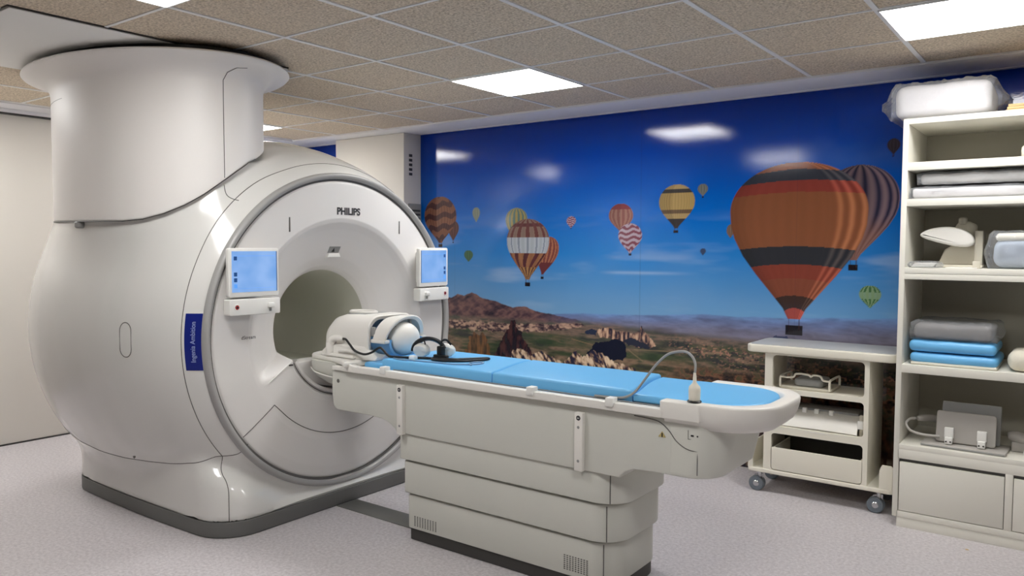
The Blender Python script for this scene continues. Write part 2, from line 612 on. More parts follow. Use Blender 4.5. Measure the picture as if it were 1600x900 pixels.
# left mountains
mt = np.interp(GX, [-3.3, -1.5, -1.36, -1.286, -1.213, -1.126, -1.033, -0.859, -0.69, -0.559, -0.43, -0.243, 0.0, 0.05],
               [1.0, 1.06, 1.053, 1.088, 1.074, 1.116, 1.070, 1.042, 1.0, 1.01, 0.978, 0.955, 0.93, 0.5]) + 0.022 * (fbm(GX * 14, GX * 0, 4, 9) - 0.5)
tm = 0.5 * fbm(GX * 16 + GZ * 12, GZ * 26, 5, 31) + 0.5 * (1 - np.abs(2 * fbm(GX * 12 - GZ * 14, GZ * 16, 4, 33) - 1)) * 0.75
mc = ramp(tm, [0.3, 0.5, 0.7], [L3(44, 38, 50), L3(92, 68, 74), L3(132, 98, 92)])
fadeR = sstep(0.0, -0.5, GX)[..., None]
mc = mc * (0.35 + 0.65 * fadeR) + L3(76, 84, 120) * (0.65 - 0.65 * fadeR)
blend(sstep(0.004, -0.004, GZ - mt) * sstep(0.04, -0.06, GX), mc)
# plain
plain_top = np.interp(GX, [-3.3, -1.36, -0.9, -0.3, 0.0, 0.5, 1.0, 1.45, 2.23, 4.6], [0.9, 0.89, 0.90, 0.90, 0.915, 0.91, 0.88, 0.865, 0.88, 0.92])
tp = fbm(GX * 5, GZ * 26, 5, 51)
tp2 = fbm(GX * 22, GZ * 60, 3, 55)
pc = ramp(tp, [0.28, 0.42, 0.52, 0.62, 0.75], [L3(48, 52, 44), L3(78, 78, 54), L3(108, 94, 76), L3(138, 112, 90), L3(84, 86, 64)])
tpr = 1 - np.abs(2 * fbm(GX * 16, GZ * 44, 4, 57) - 1)
pc *= (0.42 + 0.5 * tp2 + 0.5 * tpr)[..., None]
dist = np.clip((GZ - 0.6) / 0.3, 0, 1)[..., None]
pc = pc * (1 - 0.35 * dist) + L3(90, 88, 100) * 0.35 * dist
blend(sstep(0.03, -0.03, GZ - plain_top - 0.03 * (tp - 0.5)), pc)
# green fields
for (x, z, sx, sz) in ((-0.2, 0.74, 0.35, 0.035), (-0.35, 0.79, 0.3, 0.02), (-1.15, 0.80, 0.25, 0.03), (0.55, 0.70, 0.35, 0.03), (-0.05, 0.66, 0.2, 0.02), (-1.0, 0.66, 0.25, 0.05), (1.3, 0.80, 0.4, 0.02)):
    g = np.exp(-((GX - x) / sx) ** 4 - ((GZ - z) / sz) ** 4) * (0.45 + 0.6 * tp2)
    blend(g * 0.7, L3(52, 78, 46))
# tracks
for (x0, z0, x1, z1, c) in ((0.45, 0.74, 1.2, 0.77, (150, 130, 100)), (-0.1, 0.78, 0.35, 0.70, (150, 120, 90)), (0.4, 0.735, 0.52, 0.66, (150, 130, 100))):
    tt = np.clip(((GX - x0) * (x1 - x0) + (GZ - z0) * (z1 - z0)) / ((x1 - x0) ** 2 + (z1 - z0) ** 2), 0, 1)
    dd = np.hypot(GX - x0 - tt * (x1 - x0), GZ - z0 - tt * (z1 - z0))
    blend(sstep(0.006, 0.002, dd) * 0.6, L3(*c))
# band of pale rocks
c0 = np.interp(GX, [-1.6, -1.36, -0.96, -0.69, -0.3, -0.02], [0.82, 0.82, 0.822, 0.828, 0.856, 0.893])
hw = np.interp(GX, [-1.6, -1.0, -0.3, -0.02, 0.02], [0.045, 0.045, 0.036, 0.016, 0.0])
rk = fbm(GX * 34, GZ * 60, 4, 61)
m1 = sstep(1.0, 0.6, np.abs(GZ - c0) / np.maximum(hw * (0.6 + 0.9 * fbm(GX * 30, GX * 0 + 1, 3, 62)), 0.002)) * (GX < 0.02)
rc = ramp(rk, [0.32, 0.45, 0.55, 0.7], [L3(56, 42, 54), L3(120, 94, 92), L3(172, 138, 122), L3(206, 170, 146)])
blend(m1 * 0.9, rc)


def poly_mask(P, jitter=0.0, sd=1):
    P = np.array(P)
    gx = GX + jitter * (fbm(GX * 25, GZ * 25, 3, sd) - 0.5)
    gz = GZ + jitter * (fbm(GX * 25, GZ * 25, 3, sd + 7) - 0.5)
    ins = np.zeros(GX.shape, bool)
    n = len(P)
    for i in range(n):
        x0, z0 = P[i]
        x1, z1 = P[(i + 1) % n]
        if z0 == z1:
            continue
        c = ((z0 > gz) != (z1 > gz)) & (gx < (x1 - x0) * (gz - z0) / (z1 - z0) + x0)
        ins ^= c
    return ins.astype(float)


# rock ridge with castle
rd = poly_mask([(0.12, 0.86), (0.14, 0.875), (0.225, 0.887), (0.281, 0.868), (0.36, 0.875), (0.443, 0.868), (0.49, 0.88), (0.512, 0.925), (0.53, 0.88), (0.591, 0.83), (0.62, 0.79), (0.571, 0.765), (0.48, 0.765), (0.418, 0.785), (0.281, 0.80), (0.158, 0.81)], 0.03, 70)
r3 = fbm(GX * 55, GZ * 18, 4, 71)
blend(rd, ramp(r3, [0.35, 0.48, 0.6, 0.72], [L3(48, 44, 58), L3(128, 98, 88), L3(186, 148, 124), L3(214, 180, 152)]))
blend(poly_mask([(0.36, 0.80), (0.42, 0.83), (0.50, 0.80), (0.56, 0.79), (0.58, 0.765), (0.5, 0.755), (0.4, 0.775)], 0.03, 73), L3(40, 44, 62))
blend(poly_mask([(0.02, 0.85), (0.08, 0.875), (0.13, 0.86), (0.12, 0.82), (0.03, 0.825)], 0.03, 74), L3(42, 50, 74))
# settlement specks
sp = noise2(GX * 75, GZ * 110, 81)
dens = np.exp(-((GZ - (0.80 - 0.055 * (GX - 0.8) * 1.6)) / 0.055) ** 2) * sstep(0.6, 0.95, GX) + 0.6 * np.exp(-((GZ - 0.66) / 0.04) ** 2) * sstep(0.9, 1.2, GX)
blend((sp > 0.72) * np.clip(dens, 0, 1) * 0.85, L3(178, 130, 110))
blend((noise2(GX * 60 + 5, GZ * 90, 82) > 0.72) * np.clip(dens, 0, 1) * 0.85, L3(46, 44, 56))
blend(poly_mask([(1.32, 0.86), (1.42, 0.885), (1.5, 0.92), (1.57, 0.93), (1.6, 0.86), (1.45, 0.845)], 0.03, 83) * 0.8, L3(36, 52, 88))
# scrub at the bottom right
sb = fbm(GX * 24, GZ * 34, 4, 91)
blend(sstep(0.70, 0.60, GZ) * sstep(0.6, 1.0, GX) * 0.95, ramp(sb, [0.3, 0.45, 0.55, 0.68], [L3(22, 22, 30), L3(72, 50, 40), L3(128, 84, 62), L3(82, 76, 52)]))
# cone of dark rock, dark bush, orange hill
blend(poly_mask([(-1.2, 0.55), (-1.15, 0.70), (-1.1, 0.765), (-1.04, 0.745), (-0.99, 0.77), (-0.95, 0.70), (-0.91, 0.60), (-0.9, 0.5)], 0.05, 101) * 0.75,
      ramp(fbm(GX * 40, GZ * 8, 3, 102), [0.3, 0.7], [L3(66, 44, 34), L3(150, 98, 56)]))
blend(poly_mask([(-0.90, 0.56), (-0.85, 0.63), (-0.80, 0.73), (-0.76, 0.80), (-0.72, 0.83), (-0.70, 0.885), (-0.665, 0.89), (-0.64, 0.83), (-0.6, 0.80), (-0.55, 0.72), (-0.51, 0.68), (-0.47, 0.62), (-0.46, 0.56)], 0.05, 103),
      ramp(fbm(GX * 40, GZ * 12, 3, 104), [0.4, 0.7], [L3(30, 22, 34), L3(82, 50, 50)]))
blend(poly_mask([(0.04, 0.66), (0.06, 0.71), (0.12, 0.765), (0.18, 0.775), (0.23, 0.79), (0.31, 0.812), (0.36, 0.78), (0.385, 0.70), (0.36, 0.65), (0.2, 0.63)], 0.04, 105), L3(18, 24, 44))
# foreground fairy chimneys
fg = np.interp(GX, [-0.75, -0.689, -0.63, -0.56, -0.50, -0.45, -0.38, -0.31, -0.25, -0.18, -0.12, -0.061, -0.02, 0.03, 0.085, 0.16, 0.24, 0.36, 0.46, 0.5],
               [0.2, 0.645, 0.672, 0.66, 0.632, 0.65, 0.668, 0.64, 0.62, 0.60, 0.655, 0.712, 0.66, 0.67, 0.722, 0.70, 0.665, 0.63, 0.60, 0.2])
fg = np.where(fg > 0.3, fg - 0.012, fg) + 0.035 * (fbm(GX * 40, GX * 0 + 3, 3, 110) - 0.5)
f3 = fbm(GX * 44 + GZ * 20, GZ * 24, 4, 111)
blend(sstep(0.003, -0.003, GZ - fg), ramp(f3, [0.34, 0.45, 0.55, 0.7], [L3(44, 42, 62), L3(140, 110, 92), L3(214, 184, 152), L3(236, 212, 184)]))
blend(sstep(0.60, 0.45, GZ) * 0.75, ramp(fbm(GX * 9, GZ * 14, 4, 120), [0.35, 0.5, 0.65], [L3(20, 20, 28), L3(80, 48, 34), L3(46, 44, 34)]))


# balloons: (x centre, half width, top, widest, throat, basket x, basket z, scheme)
def balloon(cx, hw_, zt, zm, zb, bx_, bz, fn, basket=True):
    vv = (zt - GZ) / (zt - zb)
    vm = (zt - zm) / (zt - zb)
    t = np.clip((vv - vm) / (1 - vm), 0, 1)
    wl = np.interp(t, [0, 0.13, 0.25, 0.42, 0.59, 0.75, 0.9, 1.0], [1, 0.985, 0.93, 0.79, 0.585, 0.37, 0.17, 0.09])
    wu = np.sqrt(np.clip(1 - ((vm - vv) / vm) ** 2, 0, 1))
    ww = np.where(vv < vm, wu, wl) * hw_
    cxx = cx + (bx_ - cx) * np.clip(vv, 0, 1) ** 1.5
    uu = (GX - cxx) / np.maximum(ww, 1e-4)
    px = 0.004
    mask = sstep(1 + px / np.maximum(ww, 0.01), 1 - px / np.maximum(ww, 0.01), np.abs(uu)) * (vv > 0) * (vv < 1)
    uc = np.clip(uu, -0.999, 0.999)
    ang = np.arcsin(uc)          # longitude across the visible half
    c = fn(np.clip(vv, 0, 1), ang, uc)
    lum = (c @ np.array([0.3, 0.55, 0.15]))[..., None]
    c = (c * 0.82 + lum * 0.18) * 0.86 + 0.006
    blend(mask, c)
    if basket:
        k = hw_ * 0.125
        k2 = hw_ * 0.075
        body = (np.abs(GX - bx_) < k) & (np.abs(GZ - bz) < k2)
        blend(body.astype(float), L3(26, 20, 28))
        rope = (np.abs(np.abs(GX - bx_) - k * 0.6) < 0.003) & (GZ > bz) & (GZ < zb)
        blend(rope.astype(float) * 0.6, L3(60, 40, 40))


def bands(v, stops):
    """hard-edged bands: list of (upper v, colour)"""
    out = np.zeros(v.shape + (3,))
    out[:] = L3(*stops[-1][1])
    for (vv, c) in reversed(stops):
        out[v < vv] = L3(*c)
    return out


def sch_big(v, a, uc):
    c = bands(v + 0.012 * np.cos(a * 2), [(0.055, (160, 84, 40)), (0.125, (52, 58, 72)), (0.20, (158, 52, 34)), (0.545, (156, 84, 34)), (0.66, (48, 50, 58)), (0.75, (152, 56, 30)), (0.86, (150, 70, 36)), (0.94, (70, 44, 36)), (1.1, (190, 60, 30))])
    gore = 0.5 + 0.5 * np.cos(a * 30)
    lit = sstep(0.45, 0.72, uc)
    c = c * (0.90 + 0.045 * gore)[..., None]
    rib = (0.5 + 0.5 * np.sin((uc - 0.42) * 38)) ** 1.5
    c = c * (1 + (lit * rib * 0.95)[..., None]) + (lit * rib)[..., None] * L3(120, 90, 60) * 0.35
    c = c * (1 - 0.25 * sstep(-0.6, -1.0, uc))[..., None]
    return np.clip(c, 0, 1)


def sch_purp(v, a, uc):
    s = 0.5 + 0.5 * np.cos(a * 17 + 0.5)
    c = ramp(s, [0.0, 0.35, 1.0], [L3(40, 40, 70), L3(104, 84, 104), L3(146, 116, 122)])
    lit = sstep(0.0, 0.8, uc)[..., None]
    c = c * (0.65 + 0.45 * lit)
    low = sstep(0.5, 0.8, v)[..., None]
    return c * (1 - low * 0.6) + low * 0.6 * L3(170, 110, 80)


def sch_yel(v, a, uc):
    c = bands(v, [(0.10, (196, 160, 90)), (0.19, (66, 60, 56)), (0.58, (196, 158, 76)), (0.66, (120, 92, 60)), (0.78, (196, 160, 90)), (1.1, (60, 50, 52))])
    return c * (0.8 + 0.2 * np.cos(a * 18) ** 2 - 0.2 * (uc < -0.3))[..., None]


def sch_green(v, a, uc):
    s = np.cos(a * 12) > 0.1
    c = np.where(s[..., None], L3(70, 130, 70), L3(150, 190, 130))
    c = np.where(((v > 0.32) & (v < 0.6))[..., None] & s[..., None], L3(150, 190, 150), c)
    return c * 0.8


def sch_red(v, a, uc):
    s = np.cos(a * 14) > 0
    c = np.where(s[..., None], L3(170, 110, 90), L3(146, 76, 66))
    c = np.where((v < 0.2)[..., None], L3(140, 34, 46), c)
    return c * (0.8 + 0.2 * (uc > 0))[..., None]


def sch_redw(v, a, uc):
    s = np.sin(v * 34 + 1.3 * np.sin(a * 5) + uc * 1.0) > 0
    return np.where(s[..., None], L3(200, 172, 190), L3(140, 48, 76)) * 0.85


def sch_ctr(v, a, uc):
    gore = np.cos(a * 14)
    top = np.where((gore > 0.2)[..., None], L3(122, 62, 56), L3(164, 128, 110))
    top = np.where(((v > 0.07) & (v < 0.13))[..., None], L3(120, 60, 60), top)
    mid = np.where((gore > 0.75)[..., None], L3(150, 160, 175), L3(206, 214, 224))
    low_ = np.where((np.cos(a * 10 + v * 12) > 0.2)[..., None], L3(104, 42, 48), L3(178, 112, 60))
    c = np.where((v < 0.30)[..., None], top, np.where((v < 0.56)[..., None], mid, low_))
    c = np.where((v > 0.8)[..., None], np.where((gore > 0)[..., None], L3(196, 138, 60), L3(120, 70, 50)), c)
    return c * (0.82 + 0.1 * gore)[..., None]


def sch_lg(v, a, uc):
    return np.where((np.cos(a * 14) > 0)[..., None], L3(186, 160, 70), L3(96, 130, 120)) * 0.85


def sch_or(v, a, uc):
    c = np.where((np.cos(a * 16) > 0.2)[..., None], L3(196, 112, 66), L3(140, 64, 50))
    return np.where((v > 0.68)[..., None], L3(120, 44, 46), c) * 0.9


def sch_br(v, a, uc):
    s = np.sin(v * 26 + uc * 1.0 + 0.8 * np.sin(a * 6)) > -0.1
    c = np.where(s[..., None], L3(142, 84, 58), L3(84, 44, 46))
    return c * (0.75 + 0.35 * np.cos(a * 16) ** 2)[..., None]


def sch_plain(r_, g_, b_):
    return lambda v, a, uc: (np.ones(v.shape + (3,)) * L3(r_, g_, b_)) * (0.8 + 0.2 * np.cos(a * 10))[..., None]


balloon(2.000, 0.235, 2.022, 1.800, 1.43, 1.972, 1.384, sch_purp)
balloon(1.174, 0.027, 1.663, 1.619, 1.571, 1.175, 1.571, sch_plain(140, 110, 90), False)
balloon(1.612, 0.441, 2.062, 1.744, 1.037, 1.616, 0.965, sch_big)
balloon(2.075, 0.064, 1.275, 1.219, 1.136, 2.077, 1.128, sch_green, False)
balloon(0.776, 0.138, 1.955, 1.832, 1.641, 0.772, 1.618, sch_yel)
balloon(0.970, 0.038, 1.951, 1.915, 1.866, 0.971, 1.857, sch_plain(130, 130, 120))
balloon(0.980, 0.021, 1.499, 1.482, 1.450, 0.978, 1.446, sch_plain(60, 80, 120), False)
balloon(0.324, 0.103, 1.832, 1.741, 1.620, 0.326, 1.616, sch_red, False)
balloon(0.404, 0.099, 1.682, 1.592, 1.463, 0.404, 1.449, sch_redw)
balloon(-0.114, 0.044, 1.745, 1.710, 1.655, -0.117, 1.650, sch_redw)
balloon(-0.648, 0.111, 1.824, 1.734, 1.55, -0.653, 1.603, sch_lg, False)
balloon(-0.320, 0.105, 1.586, 1.473, 1.281, -0.388, 1.255, sch_or)
balloon(-0.534, 0.212, 1.732, 1.560, 1.236, -0.534, 1.199, sch_ctr)
balloon(-1.077, 0.042, 1.840, 1.797, 1.715, -1.076, 1.709, sch_plain(150, 160, 140), False)
balloon(-1.162, 0.050, 1.473, 1.434, 1.373, -1.162, 1.367, sch_plain(66, 120, 80), False)
balloon(-1.334, 0.063, 1.730, 1.668, 1.556, -1.338, 1.539, sch_plain(110, 66, 60))
balloon(-1.491, 0.190, 1.947, 1.772, 1.533, -1.488, 1.511, sch_br)
balloon(2.185, 0.037, 2.170, 2.132, 2.074, 2.185, 2.063, sch_plain(60, 50, 66))
# seams between the printed strips
for xs_ in (-1.32, 0.49, 1.62, 3.1):
    blend((np.abs(GX - xs_) < 0.0028) * 0.16, L3(20, 30, 60))

nx, nz = len(xs), len(zs)
vid = np.arange(nx * nz).reshape(nz, nx)
quads = np.stack([vid[:-1, :-1], vid[:-1, 1:], vid[1:, 1:], vid[1:, :-1]], -1).reshape(-1, 4)
me = bpy.data.meshes.new('mural')
V = np.stack([GX, np.full(GX.shape, YF - 0.004), GZ], -1).reshape(-1, 3)
me.vertices.add(len(V))
me.vertices.foreach_set('co', V.ravel().astype(np.float32))
me.loops.add(quads.size)
me.loops.foreach_set('vertex_index', quads.ravel().astype(np.int32))
me.polygons.add(len(quads))
me.polygons.foreach_set('loop_start', (np.arange(len(quads)) * 4).astype(np.int32))
me.update(calc_edges=True)
at = me.color_attributes.new('print', 'FLOAT_COLOR', 'POINT')
at.data.foreach_set('color', np.concatenate([np.clip(col, 0, 1), np.ones(GX.shape + (1,))], -1).ravel().astype(np.float32))
mm = bpy.data.materials.new('printed_film')
mm.use_nodes = True
nt = mm.node_tree
pb = nt.nodes['Principled BSDF']
pb.inputs['Roughness'].default_value = 0.065
pb.inputs['Specular IOR Level'].default_value = 0.45
an = nt.nodes.new('ShaderNodeAttribute')
an.attribute_name = 'print'
nt.links.new(an.outputs['Color'], pb.inputs['Base Color'])
tcn = nt.nodes.new('ShaderNodeTexCoord')
nn = nt.nodes.new('ShaderNodeTexNoise')
nn.inputs['Scale'].default_value = 120
nn.inputs['Detail'].default_value = 2
bpn = nt.nodes.new('ShaderNodeBump')
bpn.inputs['Strength'].default_value = 0.2
bpn.inputs['Distance'].default_value = 0.001
nt.links.new(tcn.outputs['Object'], nn.inputs['Vector'])
nt.links.new(nn.outputs['Fac'], bpn.inputs['Height'])
nt.links.new(bpn.outputs['Normal'], pb.inputs['Normal'])
mural = obj('wall_mural', me, mm, smooth=False)
tag(mural, 'glossy printed wall mural of hot air balloons over a rocky valley', 'mural')

# ================================================================== SCANNER GANTRY
YC, ZC = 0.66, 1.02
SX, SY, SA, SB = -1.225, 0.02, 0.780, 0.470     # ceiling shroud ellipse
px_ = np.array([-2.35, -2.27, -2.20, -2.10, -1.97, -1.8, -1.6, -1.35, -1.1, -0.9, -0.75, -0.6, -0.5, -0.44, -0.39, -0.345, -0.30, -0.25])
pr_ = np.array([0.10, 0.55, 0.80, 0.95, 1.062, 1.130, 1.162, 1.168, 1.155, 1.130, 1.095, 1.045, 1.002, 0.970, 0.935, 0.900, 0.82, 0.6])
xf_ = np.linspace(-2.35, -0.25, 400)
# smooth the profile a little
rf_ = np.interp(xf_, px_, pr_)
for _ in range(60):
    rf_[1:-1] = 0.25 * rf_[:-2] + 0.5 * rf_[1:-1] + 0.25 * rf_[2:]
gr_ = np.gradient(rf_, xf_)


def smin(a, b, k):
    h = np.clip(0.5 + 0.5 * (b - a) / k, 0, 1)
    return b * (1 - h) + a * h - k * h * (1 - h)


def base_half(z):
    return (np.interp(z, [0, 0.074, 0.088, 0.14, 0.20, 0.26, 0.32, 0.40, 0.50, 0.75], [-0.325, -0.325, -0.300, -0.302, -0.310, -0.330, -0.365, -0.415, -0.46, -0.56]),
            np.interp(z, [0, 0.074, 0.088, 0.3, 0.75], [0.825, 0.825, 0.845, 0.84, 0.76]))


def f_shell(x, y, z):
    rr = np.hypot(y - YC, z - ZC)
    R = np.interp(x, xf_, rf_)
    G = np.interp(x, xf_, gr_)
    f1 = (rr - R) / np.sqrt(1 + G * G)
    xf, hy = base_half(z)
    rc = np.clip((1.10 - rr) / 0.17, 0, 1)
    zc = np.clip((z - 0.09) / 0.04, 0, 1)
    xf = xf - 0.050 * rc * rc * (3 - 2 * rc) * zc
    x0 = -1.95
    cx, hx = (xf + x0) / 2, (xf - x0) / 2
    cr = 0.20
    # side walls bow outwards in the middle
    bow = 0.03 * (1 - np.clip((x - cx) / hx, -1, 1) ** 2)
    qx, qy = np.abs(x - cx) - hx + cr, np.abs(y - YC) - (hy + bow) + cr
    pl_ = np.minimum(np.maximum(qx, qy), 0) + np.hypot(np.maximum(qx, 0), np.maximum(qy, 0)) - cr
    f2 = np.maximum(pl_, z - 0.75)
    dn = 0.03 + 0.45 * np.clip(1.60 - z, 0, 0.45) ** 1.5 / 0.67
    q = np.hypot((x - SX) / (SA - dn), (y - SY) / (SB - dn))
    fn = (q - 1) * (SB - dn)
    f3 = np.maximum(fn, np.maximum(z - 1.95, 1.25 - z))
    f = smin(f1, f2, 0.05)
    return smin(f, f3, 0.12)


def surface_nets(f, lo, hi, h):
    ax = [np.arange(lo[i], hi[i] + h, h) for i in range(3)]
    X, Y, Z = np.meshgrid(*ax, indexing='ij')
    D = f(X, Y, Z)
    inside = D < 0
    n = D.shape
    cs = np.zeros(tuple(k - 1 for k in n) + (3,))
    cnt = np.zeros(tuple(k - 1 for k in n))
    for a in range(3):
        b, c = (a + 1) % 3, (a + 2) % 3
        sl0 = [slice(None)] * 3
        sl1 = [slice(None)] * 3
        sl0[a] = slice(0, n[a] - 1)
        sl1[a] = slice(1, n[a])
        d0, d1 = D[tuple(sl0)], D[tuple(sl1)]
        cross = (d0 < 0) != (d1 < 0)
        t = np.where(cross, d0 / np.where(cross, d0 - d1, 1), 0)
        for ob in (0, 1):
            for oc in (0, 1):
                s = [slice(None)] * 3
                s[b] = slice(ob, n[b] - 1 + ob)
                s[c] = slice(oc, n[c] - 1 + oc)
                cc = cross[tuple(s)]
                cnt += cc
                add = np.zeros(cc.shape + (3,))
                add[..., a] = t[tuple(s)]
                add[..., b] = ob
                add[..., c] = oc
                cs += add * cc[..., None]
    act = cnt > 0
    idx = -np.ones(act.shape, int)
    idx[act] = np.arange(act.sum())
    ijk = np.argwhere(act)
    P = np.array([ax[0][0], ax[1][0], ax[2][0]]) + (ijk + cs[act] / cnt[act][:, None]) * h
    F = []
    for a in range(3):
        b, c = (a + 1) % 3, (a + 2) % 3
        sl0 = [slice(None)] * 3
        sl1 = [slice(None)] * 3
        sl0[a] = slice(0, n[a] - 1)
        sl1[a] = slice(1, n[a])
        i0, i1 = inside[tuple(sl0)], inside[tuple(sl1)]
        cr = i0 != i1
        E_ = np.argwhere(cr)
        ok = (E_[:, b] > 0) & (E_[:, c] > 0) & (E_[:, b] < n[b] - 1) & (E_[:, c] < n[c] - 1)
        E_ = E_[ok]
        q = []
        for ob, oc in ((-1, -1), (0, -1), (0, 0), (-1, 0)):
            e = E_.copy()
            e[:, b] += ob
            e[:, c] += oc
            q.append(idx[e[:, 0], e[:, 1], e[:, 2]])
        q = np.stack(q, 1)
        fl = i0[E_[:, 0], E_[:, 1], E_[:, 2]]
        q[~fl] = q[~fl][:, ::-1]
        F.append(q)
    return P, np.concatenate(F)


def project(f, P, it=4):
    P = P.copy()
    e = 1e-3
    for _ in range(it):
        d0 = f(*P.T)
        g = np.stack([(f(*(P + e * np.eye(3)[k]).T) - f(*(P - e * np.eye(3)[k]).T)) / (2 * e) for k in range(3)], 1)
        P -= g * (d0 / np.maximum((g * g).sum(1), 0.05))[:, None] * 0.9
    return P


gantry = thing('mri_scanner', 'large glossy white tunnel scanner with round bore and two touch screens', 'MRI scanner', (-1.2, YC, 0))
P, F = surface_nets(f_shell, (-2.38, -0.62, 0.02), (-0.24, 1.92, 2.30), 0.021)
P = project(f_shell, P)
rad_ = np.hypot(P[:, 1] - YC, P[:, 2] - ZC)
drop = ((rad_ < 0.885) & (P[:, 0] > -0.55) & (P[:, 2] > 0.16)) | (P[:, 2] < 0.075)
drop |= (rad_ < 0.365) & (P[:, 0] < -2.0)
drop |= (P[:, 2] > 1.80) & (np.hypot((P[:, 0] - SX) / (SA - .05), (P[:, 1] - SY) / (SB - .05)) < 1) & (rad_ > 1.25)
F = F[~drop[F].any(1)]
used = np.unique(F)
remap = -np.ones(len(P), int)
remap[used] = np.arange(len(used))
shell = obj('outer_cover', newmesh(P[used].tolist(), remap[F].tolist()), 'gantry', gantry, angle=60)

# dark grey plinth under the covers
pts = []
for k in range(160):
    a = 2 * PI * k / 160
    lo_, hi_ = 0.0, 2.0
    for _ in range(30):
        md = (lo_ + hi_) / 2
        x, y = -1.11 + md * math.cos(a), YC + md * math.sin(a)
        xf, hy = base_half(0.089)
        xf += 0.002
        hy += 0.002
        cx, hx = (xf - 1.95) / 2, (xf + 1.95) / 2
        bow = 0.03 * (1 - min(1, abs((x - cx) / hx)) ** 2)
        qx, qy = abs(x - cx) - hx + 0.20, abs(y - YC) - (hy + bow) + 0.20
        dd = min(max(qx, qy), 0) + math.hypot(max(qx, 0), max(qy, 0)) - 0.20
        if dd < 0:
            lo_ = md
        else:
            hi_ = md
    pts.append((x, y))
plm = slab(pts, 0.004, 0.083, 0.002)
po = obj('plinth', plm, 'plinth', gantry, angle=50)
o2 = []
for (x, y) in pts:
    o2.append((-1.11 + (x + 1.11) * 0.992, YC + (y - YC) * 0.992))
obj('shadow_gap', slab(o2, 0.0, 0.006), 'black', gantry)

# front ring
ringp = [(0.912, -0.356), (0.911, -0.336), (0.904, -0.324), (0.896, -0.321), (0.880, -0.330), (0.876, -0.345), (0.876, -0.38)]
obj('face_ring', lathe(ringp, (0, YC, ZC), 'x', 160), 'ring', gantry, angle=50)
obj('face_ring_groove', lathe([(0.8765, -0.345), (0.864, -0.350), (0.858, -0.366)], (0, YC, ZC), 'x', 160), 'groove', gantry)

# front face: flared towards the bore above, nearly flat below the table
flare_r = np.array([0.345, 0.352, 0.368, 0.395, 0.43, 0.48, 0.54, 0.59, 0.625, 0.65, 0.80, 0.855, 0.864, 0.867])
flare_x = np.array([-0.56, -0.545, -0.525, -0.505, -0.480, -0.449, -0.414, -0.383, -0.358, -0.348, -0.345, -0.344, -0.350, -0.365])
flat_x = np.array([-0.56, -0.47, -0.395, -0.372, -0.366, -0.362, -0.358, -0.354, -0.351, -0.348, -0.346, -0.349, -0.356, -0.375])


def face_x(rr, a):
    # weight: 1 in the flared upper part, 0 in the lower docking sector
    ang = (a + PI / 2 + PI) % (2 * PI) - PI       # 0 straight down
    wgt = float(np.clip((abs(ang) - math.radians(66)) / math.radians(5), 0, 1))
    wgt = wgt * wgt * (3 - 2 * wgt)
    return wgt * float(np.interp(rr, flare_r, flare_x)) + (1 - wgt) * float(np.interp(rr, flare_r, flat_x))


rr_list = np.unique(np.concatenate([flare_r, np.linspace(0.345, 0.867, 50)]))
rings = []
NA = 240
for rr in rr_list:
    rings.append([(face_x(rr, 2 * PI * k / NA), YC + rr * math.cos(2 * PI * k / NA), ZC + rr * math.sin(2 * PI * k / NA)) for k in range(NA)])
obj('front_face', loft(rings, close_ends=False), 'gantry_face', gantry, angle=40)
obj('bore', lathe([(0.345, -0.56), (0.346, -0.9), (0.346, -1.6), (0.36, -2.1), (0.37, -2.335)], (0, YC, ZC), 'x', 96), 'bore', gantry)
box('bore_bridge', -2.15, -0.50, YC - 0.245, YC + 0.245, 0.74, 0.79, 'bore', gantry, bev=0.01)
dk = [(YC + 0.343 * math.cos(a), ZC + 0.343 * math.sin(a)) for a in np.linspace(PI * 1.17, PI * 1.83, 25)]
obj('docking_trough', slab(dk, -0.555, -0.43, 0.004, 'yz'), 'gantry_face', gantry, angle=50)
# lip of the bore under the table
obj('bore_lip', lathe([(0.352, -0.43), (0.35, -0.385), (0.356, -0.372), (0.372, -0.37), (0.378, -0.38), (0.378, -0.42)], (0, YC, ZC), 'x', 48, (-PI * 0.86, -PI * 0.14)), 'gantry_face', gantry)
obj('bore_lip_groove', lathe([(0.380, -0.3705), (0.386, -0.3705)], (0, YC, ZC), 'x', 48, (-PI * 0.86, -PI * 0.14)), 'groove', gantry)


def fp(y, z, off=0.001):
    rr = math.hypot(y - YC, z - ZC)
    return (face_x(rr, math.atan2(z - ZC, y - YC)) + off, y, z)


def face_seam(P2, name='panel_seam', rad=0.0022, sn=6):
    Q = spline([(0, p[0], p[1]) for p in P2], sn) if sn else [Vector((0, p[0], p[1])) for p in P2]
    return tube(name, [fp(q.y, q.z) for q in Q], rad, 'seam', gantry, n=6)


# access cover seams low on the face
face_seam([(-0.03, 0.51), (0.168, 0.648)], sn=10)
face_seam([(1.35, 0.51), (1.152, 0.648)], sn=10)
arc = []
for k in range(21):
    a = math.radians(218 + (322 - 218) * k / 20)
    arc.append((YC + 0.62 * math.cos(a), ZC + 0.015 + 0.62 * math.sin(a)))
arc[0] = (0.168, 0.648)
arc[-1] = (1.152, 0.648)
face_seam(arc, sn=3)
# white beads put in for the highlight on the creases beside the bore
for s in (-1, 1):
    Pn = [fp(YC + s * v, z, 0.003) for v, z in ((0.365, 0.862), (0.42, 0.835), (0.53, 0.768))]
    tube('crease_edge', Pn, [0.003, 0.005, 0.001], 'white', gantry, n=8, smooth_n=6)
    box('laser_port', -0.372, -0.360, YC + s * 0.37 - 0.012, YC + s * 0.37 + 0.012, 0.845, 0.853, 'dark', gantry, bev=0.001)
cyl('panel_screw', (fp(0.22, 0.60)[0] - 0.002, 0.20, 0.565), 0.006, 0.004, 'seam', gantry, 'x', 12, 0.001)
